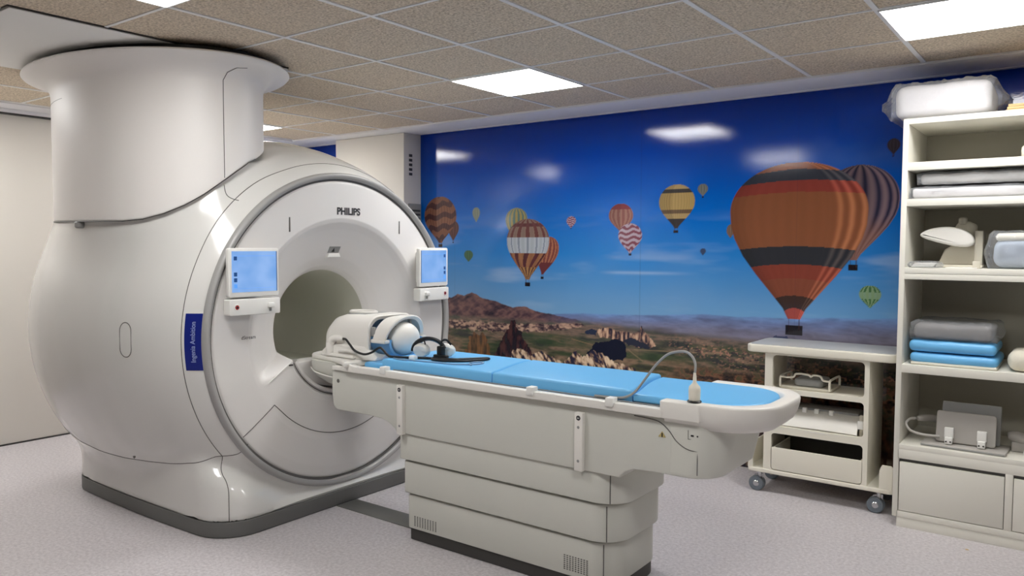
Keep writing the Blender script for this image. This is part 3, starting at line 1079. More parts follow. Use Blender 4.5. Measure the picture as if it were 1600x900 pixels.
# slots high on the face
for y in (0.278, 1.115):
    P0 = fp(y, 1.625)
    box('slot', P0[0] - 0.003, P0[0] + 0.0015, y - 0.004, y + 0.004, 1.585, 1.665, 'seam', gantry, bev=0.001)
# positioning light window above the bore
win = [(-0.05, 0.035), (0.05, 0.035), (0.045, -0.012), (-0.045, -0.012)]
def fpatch(name, P2, off, m, par):
    V_ = [fp(a, b, off) for a, b in P2] + [fp(a, b, off - 0.006) for a, b in P2]
    n = len(P2)
    F_ = [tuple(range(n))] + [(i, i + n, (i + 1) % n + n, (i + 1) % n) for i in range(n)]
    bm = bmesh.new()
    me_ = newmesh(V_, F_)
    bm.from_mesh(me_)
    return obj(name, frombm(bm), m, par, smooth=False)
yw, zw = 0.675, 1.475
wd = fpatch('light_window', [(yw - 0.035, zw + 0.03), (yw + 0.045, zw + 0.03), (yw + 0.045, zw - 0.008), (yw - 0.035, zw - 0.008)], 0.003, 'grey', gantry)
fpatch('laser_mark', [(yw - 0.012, zw - 0.002), (yw + 0.012, zw - 0.002), (yw + 0.0, zw + 0.022)], 0.0045, 'black', wd)
xw = fp(yw, zw - 0.02)[0]
obj('light_shelf', slab([(yw - 0.045, zw - 0.034), (yw + 0.055, zw - 0.034), (yw + 0.045, zw - 0.010), (yw - 0.035, zw - 0.010)], xw - 0.03, xw + 0.022, 0.004, 'yz'), 'white', wd)
# lettering
def face_text(txt, y, z, size, m, bold=0.0, spacing=1.0, name='lettering'):
    P0 = fp(y, z, 0.0012)
    mt_ = Matrix(((0, 0, 1, P0[0]), (1, 0, 0, y), (0, 1, 0, z), (0, 0, 0, 1)))
    return text(name, txt, size, mt_, m, gantry, bold, spacing)
face_text('PHILIPS', 0.70, 1.709, 0.056, 'ink', 0.0022, 1.0, 'brand_lettering')
face_text('dStream', 0.01, 1.03, 0.026, 'ink', 0.0, 1.0, 'small_lettering')

# seams drawn on the outer cover
def shell_curve(name, P3, rad=0.0022, off=0.0005, m='seam', n=6, sn=10):
    Q = np.array([tuple(q) for q in spline(P3, sn)])
    Q = project(f_shell, Q, 6)
    return tube(name, [tuple(q) for q in Q], rad, m, gantry, n=n)


seam = []
for k in range(-6, 43):
    a = math.radians(-60 + k * 7.2 + 10)
    seam.append((-0.44, YC + 0.97 * math.cos(a), ZC + 0.97 * math.sin(a)))
a0, a1 = math.radians(-40), math.radians(219)
SP = [(-0.442, YC + 0.97 * math.cos(a0 + (a1 - a0) * k / 60), ZC + 0.97 * math.sin(a0 + (a1 - a0) * k / 60)) for k in range(61)]
shell_curve('bezel_seam', SP, sn=3)
jn = SP[-1]
# join to ring, run down the corner, and along the side
shell_curve('corner_seam', [jn, (-0.40, -0.02, 0.44), (-0.36, 0.0, 0.485)], sn=8)
shell_curve('corner_seam', [jn, (-0.42, -0.115, 0.36), (-0.385, -0.11, 0.30), (-0.365, -0.11, 0.24), (-0.355, -0.115, 0.17), (-0.352, -0.117, 0.088)], sn=10)
shell_curve('side_seam', [jn, (-0.55, -0.20, 0.375), (-0.75, -0.24, 0.335), (-1.0, -0.26, 0.325), (-1.3, -0.25, 0.345), (-1.6, -0.22, 0.41), (-1.85, -0.15, 0.52), (-2.0, -0.05, 0.68)], sn=10)
# oval cap and bolt on the side, blue name plate on the bezel
ov = []
for k in range(33):
    a = 2 * PI * k / 32
    c, s = math.cos(a), math.sin(a)
    ov.append((-0.743 + 0.040 * c, -0.45, 1.03 + 0.045 * s + (0.045 if s > 0 else -0.045)))
ovp = project(f_shell, np.array(ov), 8)
tube('side_cap', [tuple(q) for q in ovp[:-1]], 0.0022, 'seam', gantry, n=6, closed=True)
bp_ = project(f_shell, np.array([(-1.0, -0.3, 0.33)]), 8)[0]
obj('side_bolt', lathe([(0.0001, -0.002), (0.012, -0.002), (0.009, 0.003), (0.0001, 0.003)], tuple(bp_), 'y', 16), 'seam', gantry)
ov2 = project(f_shell, np.array([(-2.2, 0.2, 1.1 + 0.01 * k) for k in range(12)]), 6)
tube('rear_handle', [tuple(q) for q in ov2], 0.004, 'gantry', gantry, n=6)

def bezel_pt(t, s, off):
    """t: 0 at ring, 1 at seam; s: height"""
    rr = 0.912 + (0.962 - 0.912) * t
    z = s
    dz = z - ZC
    y = YC - math.sqrt(rr * rr - dz * dz)
    x = np.interp(rr, [0.900, 0.935, 0.97], [-0.345, -0.39, -0.44])
    q = project(f_shell, np.array([(x, y, z)]), 8)[0]
    g = np.array([0.8, -0.6, 0.0])
    return tuple(q + g * off)


NS = 14
V_, F_ = [], []
for i in range(NS + 1):
    z = 0.887 + (1.172 - 0.887) * i / NS
    for j in range(7):
        V_.append(bezel_pt(j / 6, z, 0.002))
for i in range(NS):
    for j in range(6):
        F_.append((i * 7 + j, i * 7 + j + 1, i * 7 + j + 8, i * 7 + j + 7))
lbo = obj('name_plate', newmesh(V_, F_), 'label', gantry)
tm_ = text_mesh('Ingenia Ambition', 0.030, 0.0, 0.0003)
for v_ in tm_.vertices:
    s_ = v_.co.x
    t_ = 0.5 + (v_.co.y) / 0.075
    q = bezel_pt(min(max(t_, 0.02), 0.98), 1.03 + s_ * 1.0, 0.0035)
    v_.co = q
obj('plate_lettering', tm_, 'ink_pale', lbo, smooth=False)

# round shroud from the scanner to the ceiling
bz_deg = [180, 200, 220, 240, 260, 280, 300, 310, 320, 330, 340, 350, 360, 370, 400, 450, 500, 540]
bz_val = [1.66, 1.652, 1.646, 1.640, 1.635, 1.633, 1.632, 1.642, 1.67, 1.713, 1.77, 1.836, 1.897, 1.95, 2.05, 2.1, 1.9, 1.66]
NP = 144
prof = [(0.0, 0.0), (0.15, 0.0), (0.4, 0.0), (0.6, 0.0)]
rings = []
zt = H - 0.035
fl = [(0.0, 2.27), (0.0, 2.33), (0.001, 2.36), (0.005, 2.382), (0.015, 2.402), (0.034, 2.420), (0.066, 2.437), (0.108, 2.451), (0.143, 2.460), (0.148, 2.466), (0.143, 2.474), (0.11, 2.480)]
def ell(off, k):
    a = 2 * PI * k / NP
    return (SX + (SA + off) * math.cos(a), SY + (SB + off) * math.sin(a))
def zb_(k):
    dg_ = 360.0 * k / NP
    if dg_ < 180:
        dg_ += 360
    return float(np.interp(dg_, bz_deg, bz_val))
rg = []
for (off, dz) in ((-0.03, 0.012), (-0.006, 0.0), (-0.001, 0.004), (0.0, 0.012)):
    rg.append([(ell(off, k)[0], ell(off, k)[1], zb_(k) + dz) for k in range(NP)])
for f_ in (0.1, 0.35, 0.6, 0.85):
    rg.append([(ell(0, k)[0], ell(0, k)[1], zb_(k) + 0.012 + (2.25 - zb_(k) - 0.012) * f_) for k in range(NP)])
for (off, z) in fl:
    rg.append([(ell(off, k)[0], ell(off, k)[1], z) for k in range(NP)])
sh = obj('ceiling_shroud', loft(rg, close_ends=False), 'shroud', gantry, angle=50)
rg = []
for (off, z) in ((-0.20, 2.47), (-0.03, 2.485), (-0.03, H - 0.013)):
    rg.append([(ell(off + 0.1, k)[0], ell(off + 0.1, k)[1], z) for k in range(NP)])
obj('shroud_shadow_gap', loft(rg, close_ends=False), 'black', gantry)
# shroud hatch seam
def shp(deg, z, off=0.0005):
    a = math.radians(deg)
    fo = float(np.interp(z, [p[1] for p in fl[:9]], [p[0] for p in fl[:9]])) if z > 2.27 else 0
    return (SX + (SA + fo + off) * math.cos(a), SY + (SB + fo + off) * math.sin(a), z)
ha = -8
tube('hatch_seam', [shp(ha, 1.86 + (2.36 - 1.86) * k / 12) for k in range(13)] + [shp(ha + 2, 2.40), shp(ha + 6, 2.425), shp(ha + 12, 2.432)], 0.002, 'seam', sh, n=6)
shell_curve('hatch_seam', [shp(ha, 1.83), (-0.42, -0.05, 1.78), (-0.43, 0.02, 1.73)], sn=8)
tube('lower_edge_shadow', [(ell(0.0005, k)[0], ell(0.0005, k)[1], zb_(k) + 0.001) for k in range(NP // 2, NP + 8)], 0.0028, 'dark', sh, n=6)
tube('flange_crease', [shp(dg_, 2.305, 0.0003) for dg_ in range(225, 262, 3)], 0.001, 'seam', sh, n=5)
cyl('shroud_latch', (-1.20, -0.430, 1.600), 0.030, 0.036, 'grey', sh, 'z', 16, 0.008)

# touch screens
def screen(yc, mirror, lab):
    T = Matrix.Translation((-0.300, yc, 1.372)) @ Matrix.Rotation(math.radians(-3 * mirror), 4, 'Z')
    root = bpy.data.objects.new('touch_screen', None)
    COL.objects.link(root)
    root.parent = gantry
    root.matrix_parent_inverse = parent_world(gantry).inverted()
    root['label'] = lab
    hw, hh = 0.144, 0.125
    bm = bmesh.new()
    def bb(name, x0, x1, y0, y1, z0, z1, m, bev=0.002):
        return box(name, x0, x1, y0, y1, z0, z1, m, root, bev, 2, T)
    obj('bezel', slab(rrect(-hw, hw, -hh, hh, 0.012), -0.008, 0.022, 0.005, 'yz'), 'white', root).data.transform(T)
    bb('mount', -0.055, -0.005, -0.10, 0.10, -0.10, 0.10, 'white', 0.01)
    dsp = box('display', 0.0215, 0.0232, -hw + 0.016, hw - 0.016, -hh + 0.026, hh - 0.016, mscreen, root, 0, 2, T)
    sx = -1 if mirror > 0 else 1
    for dz in (0.068, -0.013, -0.042, -0.072):
        bb('icon', 0.0232, 0.0236, sx * 0.108 - 0.009, sx * 0.108 + 0.009, dz - 0.010 + 0.005, dz + 0.010 + 0.005, 'icon' if dz > -0.06 else 'icon2', 0)
    bb('menu_line', 0.0232, 0.0235, -0.12, 0.12, 0.084, 0.0855, 'icon2', 0)
    bb('menu_line', 0.0232, 0.0235, -0.12, 0.12, -0.080, -0.0790, 'icon2', 0)
    bb('display_edge', 0.0218, 0.0236, 0.1275 if sx < 0 else -0.1315, 0.1315 if sx < 0 else -0.1275, -hh + 0.026, hh - 0.016, 'icon', 0)
    # handle panel below
    obj('button_panel', slab(rrect(-hw - 0.002, hw + 0.002, -0.045, 0.038, 0.008), -0.03, 0.028, 0.004, 'yz'), 'white', root).data.transform(T @ Matrix.Translation((0, 0, -0.172)))
    T2 = T @ Matrix.Translation((0.028, sx * 0.105, -0.175))
    me_ = lathe([(0.0001, 0.004), (0.010, 0.004), (0.012, 0.0)], (0, 0, 0), 'x', 20)
    me_.transform(T2)
    b1 = obj('red_button', me_, 'red', root)
    me_ = lathe([(0.012, 0.003), (0.0165, 0.003), (0.018, 0.0)], (0, 0, 0), 'x', 20)
    me_.transform(T2)
    obj('button_ring', me_, 'paper', b1)
    me_ = lathe([(0.0001, 0.0046), (0.0055, 0.0046), (0.006, 0.0040)], (0, 0, 0), 'x', 16)
    me_.transform(T2)
    obj('button_centre', me_, 'black', b1)
    T3 = T @ Matrix.Translation((0.0, -sx * 0.085, -0.172))
    box('jog_knob', 0.026, 0.048, -0.018, 0.018, -0.012, 0.014, 'white', root, 0.006, 2, T3)
    box('knob_stem', 0.026, 0.034, -0.006, 0.006, -0.03, -0.01, 'grey', root, 0.001, 2, T3)


mscreen = bpy.data.materials.new('screen_glow')
mscreen.use_nodes = True
nt = mscreen.node_tree
pb = nt.nodes['Principled BSDF']
pb.inputs['Roughness'].default_value = 0.25
pb.inputs['Base Color'].default_value = (0.02, 0.03, 0.05, 1)
tcn = nt.nodes.new('ShaderNodeTexCoord')
nn = nt.nodes.new('ShaderNodeTexNoise')
nn.inputs['Scale'].default_value = 7
crn = nt.nodes.new('ShaderNodeValToRGB')
crn.color_ramp.elements[0].position = 0.3
crn.color_ramp.elements[0].color = lin(112, 164, 232)
crn.color_ramp.elements[1].position = 0.7
crn.color_ramp.elements[1].color = lin(150, 190, 246)
nt.links.new(tcn.outputs['Object'], nn.inputs['Vector'])
nt.links.new(nn.outputs['Fac'], crn.inputs[0])
nt.links.new(crn.outputs[0], pb.inputs['Emission Color'])
pb.inputs['Emission Strength'].default_value = 0.9
screen(0.005, 1, 'lit blue touch screen left of the bore')
screen(1.365, -1, 'lit blue touch screen right of the bore')

# floor strip between scanner and table
tag(box('floor_cable_cover', -0.292, 0.385, 0.545, 0.695, 0.0, 0.005, 'metal_strip', bev=0.001), 'dark grey metal cable cover strip on the floor between scanner and patient table', 'cable cover')

# ================================================================== PATIENT TABLE
tb = thing('patient_table', 'long cream patient table with stepped telescoping pedestal in front of the scanner', 'patient table', (0.97, 0.66, 0))
def plan(x0, x1, y0, y1, rr):
    return rrect(x0, x1, y0, y1, (0.015, rr, rr, 0.015), 10)
obj('table_plinth', slab(plan(0.394, 1.585, 0.440, 0.90, 0.13), 0.002, 0.062, 0.002), 'dark', tb)
secs = [(0.388, 1.590, 0.432, 0.905, 0.062, 0.238), (0.372, 1.610, 0.420, 0.915, 0.248, 0.412), (0.352, 1.632, 0.408, 0.925, 0.422, 0.556)]
for (x0, x1, y0, y1, z0, z1) in secs:
    sc_ = obj('pedestal_section', slab(plan(x0, x1, y0, y1, 0.13), z0, z1, 0.005), 'table', tb, angle=40)
    tube('section_seam', [(x1 - 0.055, y0 + 0.0175, z0 + 0.005), (x1 - 0.055, y0 + 0.0175, z1 - 0.005)], 0.0022, 'seam', sc_, n=6)
obj('pedestal_core', slab(plan(0.41, 1.575, 0.455, 0.885, 0.12), 0.07, 0.70), 'seam', tb)
# vents
def vent(x0, x1, z0, z1, nx_, nz_):
    L_ = []
    for i in range(nx_):
        for j in range(nz_):
            x = x0 + (x1 - x0) * (i + 0.5) / nx_
            z = z0 + (z1 - z0) * (j + 0.5) / nz_
            L_.append((x - 0.004, x + 0.004, 0.4312, 0.4335, z - 0.0022, z + 0.0022))
    return boxes('vent', L_, 'seam', tb, bev=0)
vent(0.43, 0.59, 0.078, 0.132, 9, 7)
vent(1.34, 1.47, 0.085, 0.155, 9, 8)
# carriage side profile (x,z) extruded across the table
cp = [(-0.15, 0.83), (-0.152, 0.70)]
cp += [(-0.145 + 0.045 * (1 - math.cos(a)), 0.655 - 0.04 * math.sin(a)) for a in np.linspace(0, PI / 2, 6)]
cp += [(0.15, 0.617), (0.24, 0.612), (0.29, 0.598), (0.33, 0.575), (0.345, 0.556), (1.632, 0.556), (1.66, 0.585), (1.70, 0.602), (1.80, 0.608), (1.925, 0.608), (1.925, 0.832), (0.5, 0.832)]
rings = []
for (z, x1, dy) in ((0.6075, 2.030, 0.008), (0.609, 2.036, 0.003), (0.613, 2.042, 0.0), (0.625, 2.047, 0.0), (0.68, 2.060, 0.0), (0.75, 2.078, 0.0), (0.83, 2.09, 0.0)):
    rings.append([(a, b, z) for a, b in rrect(1.86, x1, 0.3972 + dy, 0.9228 - dy, (0.005, 0.125, 0.125, 0.005), 12)])
obj('carriage_tail', loft(rings), 'table', tb, angle=40)
obj('carriage', slab(cp, 0.398, 0.922, 0.006, 'xz'), 'table', tb, angle=40)
for x in (0.387, 1.448):
    bk = box('side_bracket', x - 0.020, x + 0.020, 0.374, 0.400, 0.556, 0.808, 'tabletop', tb, bev=0.003)
    me_ = lathe([(0.0001, -0.002), (0.010, -0.002), (0.011, 0.0)], (x, 0.3745, 0.785), 'y', 20)
    obj('round_badge', me_, 'ink', bk)
    for dz in (0.745, 0.60):
        obj('screw', lathe([(0.0001, -0.001), (0.006, -0.001), (0.007, 0.0)], (x, 0.3745, dz), 'y', 12), 'grey', bk)
    tube('badge_star', [(x - 0.005, 0.372, 0.785), (x + 0.005, 0.372, 0.785)], 0.0015, 'paper', bk, n=5)
obj('screw', lathe([(0.0001, -0.002), (0.010, -0.002), (0.011, 0.0)], (-0.10, 0.398, 0.775), 'y', 12), 'seam', tb)
bm = bmesh.new()
wv = [bm.verts.new(p) for p in ((1.808, 0.3965, 0.756), (1.842, 0.3965, 0.756), (1.825, 0.3965, 0.780))]
bm.faces.new(wv)
obj('warning_sticker', frombm(bm), 'yellow', tb, smooth=False)
tube('warning_mark', [(1.825, 0.396, 0.757), (1.825, 0.396, 0.773)], 0.0025, 'black', tb, n=5)
# tail cover: curved seam and round boss
arcp = [(1.70, 0.826), (1.78, 0.822), (1.82, 0.812), (1.855, 0.785), (1.885, 0.75), (1.92, 0.728)]
tube('tail_seam', [(a, 0.3975, b) for a, b in arcp] + [(1.955, 0.3985, 0.720), (1.995, 0.411, 0.722), (2.035, 0.437, 0.738), (2.062, 0.478, 0.765), (2.075, 0.52, 0.79)], 0.0022, 'seam', tb, n=6, smooth_n=6)
tube('key_frame', [(1.935, 0.3965, 0.80), (1.935, 0.3965, 0.765), (1.975, 0.402, 0.765), (1.975, 0.402, 0.80)], 0.0012, 'seam', tb, n=5)
for x, yk in ((1.952, 0.3995), (1.970, 0.402)):
    box('key_slot', x - 0.006, x + 0.006, yk - 0.004, yk + 0.002, 0.776, 0.783, 'black', tb, bev=0.001)
tube('end_seam', [(1.972, 0.4025, 0.625), (1.972, 0.4025, 0.715)], 0.0018, 'seam', tb, n=6)

# table top: deck with raised edges, head plate and tail tray
obj('table_deck', slab(rrect(-0.14, 1.86, 0.385, 0.935, 0.01), 0.834, 0.856, 0.004), 'tabletop', tb)
for (y0, y1) in ((0.372, 0.415), (0.905, 0.948)):
    P2 = [(-0.03, 0.836), (1.83, 0.836), (1.845, 0.85), (1.845, 0.872), (0.06, 0.872), (0.03, 0.874), (0.0, 0.895), (-0.035, 0.897), (-0.04, 0.87)]
    obj('side_rail', slab(P2, y0, y1, 0.005, 'xz'), 'tabletop', tb, angle=40)
for x in (0.275, 1.20, 1.60):
    box('rail_clip', x - 0.018, x + 0.018, 0.364, 0.406, 0.855, 0.891, 'white', tb, bev=0.003)
tube('rail_tube', [(0.30, 0.422, 0.872), (0.9, 0.424, 0.872), (1.2, 0.421, 0.874), (1.8, 0.424, 0.872)], 0.003, 'grey', tb, n=6)
# head plate reaching into the bore
hp = [(-0.46, 0.60), (-0.455, 0.54), (-0.43, 0.49), (-0.38, 0.465), (-0.20, 0.44), (-0.04, 0.385), (0.02, 0.385), (0.02, 0.935), (-0.04, 0.935), (-0.20, 0.88), (-0.38, 0.855), (-0.43, 0.83), (-0.455, 0.78), (-0.46, 0.72)]
obj('head_plate', slab([tuple(p)[:2] for p in spline([(a, b, 0) for a, b in hp], 3)], 0.862, 0.892, 0.010), 'tabletop', tb, angle=50)
# rounded keel under the head plate
rings = []
for (x, hw_, zt_, zb2) in ((-0.425, 0.14, 0.864, 0.80), (-0.415, 0.19, 0.864, 0.755), (-0.37, 0.225, 0.864, 0.718), (-0.30, 0.240, 0.864, 0.702), (-0.14, 0.245, 0.864, 0.690)):
    ring = []
    for k in range(25):
        a = PI + PI * k / 24
        ring.append((x, YC + hw_ * math.copysign(abs(math.cos(a)) ** 0.8, math.cos(a)), zt_ - (zt_ - zb2) * abs(math.sin(a)) ** 0.8))
    rings.append(ring)
obj('keel', loft(rings), 'table', tb, angle=50)
tube('keel_line', [(-0.40, 0.455, 0.815), (-0.33, 0.425, 0.80), (-0.24, 0.416, 0.79), (-0.15, 0.413, 0.785)], 0.004, 'tabletop', tb, n=6, smooth_n=4)

# tail tray: shallow boat with rim
def tail_plan(off, n=14, fx=0.75):
    x0, x1, y0, y1 = 1.835, 2.250 - off * fx, 0.375 + off * 0.6, 0.945 - off * 0.6
    P2 = [(x0, y0)]
    rr = 0.20 - off * 0.3
    for k in range(n + 1):
        a = -PI / 2 + (PI / 2) * k / n
        P2.append((x1 - rr + rr * math.cos(a), y0 + rr + rr * math.sin(a)))
    for k in range(n + 1):
        a = (PI / 2) * k / n
        P2.append((x1 - rr + rr * math.cos(a), y1 - rr + rr * math.sin(a)))
    P2.append((x0, y1))
    return P2
rings = []
for (off, z) in ((0.15, 0.812), (0.10, 0.803), (0.06, 0.806), (0.03, 0.826), (0.012, 0.855), (0.002, 0.885), (0.0, 0.900), (0.002, 0.907), (0.008, 0.910), (0.072, 0.910), (0.080, 0.907), (0.085, 0.897), (0.10, 0.872)):
    rings.append([(a, b, z) for a, b in tail_plan(off)])
obj('tail_tray', loft(rings, closed=False), 'tabletop', tb, angle=50)
for (y0, y1) in ((0.372, 0.43), (0.89, 0.948)):
    box('tray_shoulder', 1.823, 1.99, y0, y1, 0.836, 0.9085, 'tabletop', tb, bev=0.007, seg=3)

# ------------------------------------------------------------------ mattress pads (each lies loose on the deck)
def pad(x0, x1, y0, y1, z0, z1, curveL=0.0, curveR=0.0, r=0.012, lab='', rr=0.02, taper=0.0):
    n = 12
    P2 = []
    for k in range(n + 1):       # near edge left->right, then right edge, far, left edge
        P2.append((x0 + (x1 - x0) * k / n, y0))
    for k in range(1, n):
        t = k / n
        P2.append((x1 + curveR * math.sin(t * PI / 2) ** 1.3, y0 + (y1 - y0) * t))
    for k in range(n + 1):
        P2.append((x1 + curveR + (x0 + curveL - x1 - curveR) * k / n, y1))
    for k in range(n - 1, 0, -1):
        t = k / n
        P2.append((x0 + curveL * math.sin(t * PI / 2) ** 1.3, y0 + (y1 - y0) * t))
    o = obj('mattress_pad', slab(P2, z0, z1, r, seg=4), 'blue', None, angle=50)
    return tag(o, lab, 'mattress pad', 'blue mattress pads on the patient table')
pad(0.070, 0.205, 0.435, 0.885, 0.858, 0.8915, lab='small low blue pad at the head end, under the head coil', r=0.012)
pad(0.210, 0.936, 0.430, 0.885, 0.858, 0.922, 0, -0.09, 0.014, 'blue mattress pad carrying the headphones and black cable')
pad(0.942, 1.672, 0.430, 0.885, 0.858, 0.922, -0.09, -0.09, 0.014, 'middle blue mattress pad between two seams, bare')
tp_ = tail_plan(0.088, fx=0.85)
P2 = [(1.678, 0.430), (1.75, 0.430), (1.818, 0.430), (1.822, 0.434), (1.828, 0.437), (1.86, 0.437)] + tp_[1:-1] + [(1.80, 0.892), (1.70, 0.885), (1.588, 0.885)]
for k in range(11, 0, -1):
    P2.append((1.678 - 0.09 * math.sin(k / 12 * PI / 2) ** 1.3, 0.430 + 0.455 * k / 12))
tag(obj('mattress_pad', slab(P2, 0.874, 0.908, 0.010), 'blue', None, angle=50),
    'blue foot pad with round end lying in the white tail tray', 'mattress pad', 'blue mattress pads on the patient table')

# ------------------------------------------------------------------ head coil
hc = thing('head_coil', 'white head coil housing with blue inner lining at the bore end of the table', 'head coil', (-0.10, YC, 0.89))
def arch(hw_, zb2, zt_, rr, n=8):
    P2 = [(YC - hw_, zb2)]
    for k in range(n + 1):
        a = PI - (PI / 2) * k / n
        P2.append((YC - hw_ + rr + rr * math.cos(a), zt_ - rr + rr * math.sin(a)))
    for k in range(n + 1):
        a = PI / 2 - (PI / 2) * k / n
        P2.append((YC + hw_ - rr + rr * math.cos(a), zt_ - rr + rr * math.sin(a)))
    P2.append((YC + hw_, zb2))
    return P2
# shell: outer arch profile swept in X, slightly lower to the rear; hollow front
stations = [(-0.295, 0.12, 0.98, 0.04), (-0.312, 0.165, 1.01, 0.06), (-0.295, 0.178, 1.070, 0.075), (-0.255, 0.181, 1.108, 0.08), (-0.20, 0.182, 1.124, 0.085), (-0.10, 0.182, 1.128, 0.085), (0.045, 0.182, 1.130, 0.085)]
rings = [[(x, y, z) for y, z in arch(h_, 0.895, z_, r_)] for (x, h_, z_, r_) in stations]
rings += [[(0.05, y, z) for y, z in arch(0.176, 0.895, 1.124, 0.08)], [(0.045, y, z) for y, z in arch(0.158, 0.895, 1.107, 0.075)], [(-0.15, y, z) for y, z in arch(0.15, 0.895, 1.095, 0.075)]]
obj('housing', loft(rings), 'tabletop', hc, angle=45)
# front visor: second thin arch leaning out over the head rest
rings = []
for (x, h_, z_, r_, dx) in ((0.062, 0.158, 1.122, 0.11, 0.03), (0.10, 0.157, 1.131, 0.13, 0.035), (0.135, 0.155, 1.132, 0.14, 0.045), (0.142, 0.148, 1.126, 0.135, 0.045), (0.135, 0.130, 1.110, 0.12, 0.045), (0.10, 0.132, 1.108, 0.12, 0.035), (0.062, 0.138, 1.108, 0.11, 0.03)):
    rings.append([(x + dx * (z - 1.0) / 0.12, y, z) for y, z in arch(h_, 1.0, z_, r_, 10)])
rings.append(rings[0])
obj('visor', loft(rings, close_ends=False, closed=True), 'tabletop', hc, angle=45)
obj('lining', slab(arch(0.149, 0.897, 1.09, 0.08), -0.13, -0.115, 0, 'yz'), 'blue_steel', hc)
# cradle base below with blue inside
rings = []
for (x, h_, z_) in ((-0.31, 0.20, 0.93), (-0.24, 0.205, 0.965), (0.02, 0.20, 0.965), (0.07, 0.19, 0.94), (0.10, 0.18, 0.91)):
    rings.append([(x, YC - h_, 0.893), (x, YC - h_ + 0.005, z_ - 0.012), (x, YC - h_ + 0.02, z_), (x, YC - h_ + 0.05, z_ - 0.01), (x, YC - h_ + 0.08, 0.915), (x, YC + h_ - 0.08, 0.915), (x, YC + h_ - 0.05, z_ - 0.01), (x, YC + h_ - 0.02, z_), (x, YC + h_ - 0.005, z_ - 0.012), (x, YC + h_, 0.893)])
obj('cradle', loft(rings), 'tabletop', hc, angle=40)
obj('side_recess', slab(rrect(-0.16, 0.0, 0.965, 0.995, 0.01), 0.4795, 0.4835, 0.001, 'xz'), 'grey', hc)
rings = []
for k in range(13):
    a = math.radians(165 + 210 * k / 12)
    rings.append([(0.02, YC + 0.14 * math.cos(a), 0.99 + 0.09 * math.sin(a)), (0.16, YC + 0.13 * math.cos(a), 0.98 + 0.085 * math.sin(a)),
                  (0.16, YC + 0.115 * math.cos(a), 0.985 + 0.075 * math.sin(a)), (0.02, YC + 0.12 * math.cos(a), 0.99 + 0.075 * math.sin(a))])
obj('head_rest', loft(rings), 'blue_pale', hc, angle=50)
for s in (-1, 1):
    box('latch', 0.035, 0.075, YC + s * 0.150 - 0.006, YC + s * 0.150 + 0.006, 1.02, 1.07, 'grey', hc, bev=0.003)
    box('visor_foot', 0.05, 0.16, YC + s * 0.145 - 0.02, YC + s * 0.145 + 0.02, 0.985, 1.005, 'tabletop', hc, bev=0.006)
for (y0) in (0.58, 0.70):
    box('mirror_post', 0.13, 0.15, y0, y0 + 0.012, 1.07, 1.11, 'grey', hc, bev=0.003)
ring_h = [(-0.18 + 0.09 * math.cos(a), YC + 0.055 * math.sin(a), 1.131) for a in np.linspace(0, 2 * PI, 33)[:-1]]
tube('carry_handle', ring_h, 0.009, 'tabletop', hc, n=8, closed=True)
box('top_inlay', -0.20, 0.02, YC - 0.10, YC + 0.10, 1.120, 1.1285, 'grey', hc, bev=0.002)
# connector plugs on the near side
cyl('plug', (-0.235, 0.462, 0.893), 0.026, 0.085, 'tabletop', hc, 'z', 20, 0.008)
tube('plug_elbow', [(-0.235, 0.462, 0.955), (-0.22, 0.46, 0.985), (-0.18, 0.462, 0.998), (-0.14, 0.47, 0.995)], [0.024, 0.022, 0.018, 0.012], 'tabletop', hc, n=12, smooth_n=4)
box('plug_base', -0.27, -0.03, 0.44, 0.50, 0.893, 0.915, 'tabletop', hc, bev=0.01)
tube('lock_lever', [(-0.16, 0.455, 0.93), (-0.08, 0.45, 0.935), (0.0, 0.452, 0.93)], 0.009, 'tabletop', hc, n=8, smooth_n=4)

# phantom ball in the coil
ph = thing('test_phantom', 'round white test phantom ball lying in the head coil opening', 'phantom ball', (0.12, YC, 0.93))
prof = [(0.0001, -0.082)] + [(0.090 * math.sin(a), -0.084 * math.cos(a)) for a in np.linspace(0.25, PI - 0.12, 20)] + [(0.0001, 0.0845)]
me_ = lathe(prof, (0, 0, 0), 'x', 48)
me_.transform(Matrix.Translation((0.155, YC - 0.015, 1.003)) @ Matrix.Rotation(0.3, 4, 'Y'))
obj('ball', me_, 'phantom', ph, angle=60)
me_ = lathe([(0.0001, 0.0), (0.018, 0.0), (0.016, 0.006), (0.0001, 0.006)], (0.234, YC - 0.015, 0.979), 'x', 20)
obj('filler_cap', me_, 'white', ph)

# ------------------------------------------------------------------ headphones
hd = thing('headphones', 'headset with black headband and pale ear cups lying on the blue pad', 'headphones', (0.38, 0.62, 0.924))
band = []
for k in range(17):
    a = math.radians(180 - 165 * k / 16)
    band.append((0.385 + 0.085 * math.cos(a), 0.60 + 0.03 * math.cos(a), 0.955 + 0.068 * math.sin(a)))
tube('headband', band, 0.015, 'black', hd, n=8, flat=(1.2, 0.75))
for (x, y, a, nm) in ((0.345, 0.585, 0.2, 'ear_cup'), (0.455, 0.655, 0.5, 'ear_cup')):
    me_ = lathe([(0.0001, -0.022), (0.034, -0.022), (0.042, -0.012), (0.044, 0.004), (0.038, 0.016), (0.02, 0.022), (0.0001, 0.023)], (0, 0, 0), 'y', 28)
    me_.transform(Matrix.Translation((x, y, 0.962)) @ Matrix.Rotation(a, 4, 'Z') @ Matrix.Rotation(0.25, 4, 'X') @ Matrix.Diagonal((1.15, 1, 0.85, 1)))
    obj(nm, me_, 'white', hd, angle=50)
tube('yoke', [(0.462, 0.61, 0.93), (0.462, 0.605, 0.98), (0.465, 0.61, 1.015), (0.48, 0.63, 1.02), (0.492, 0.65, 0.995)], 0.006, 'black', hd, n=8, smooth_n=5)
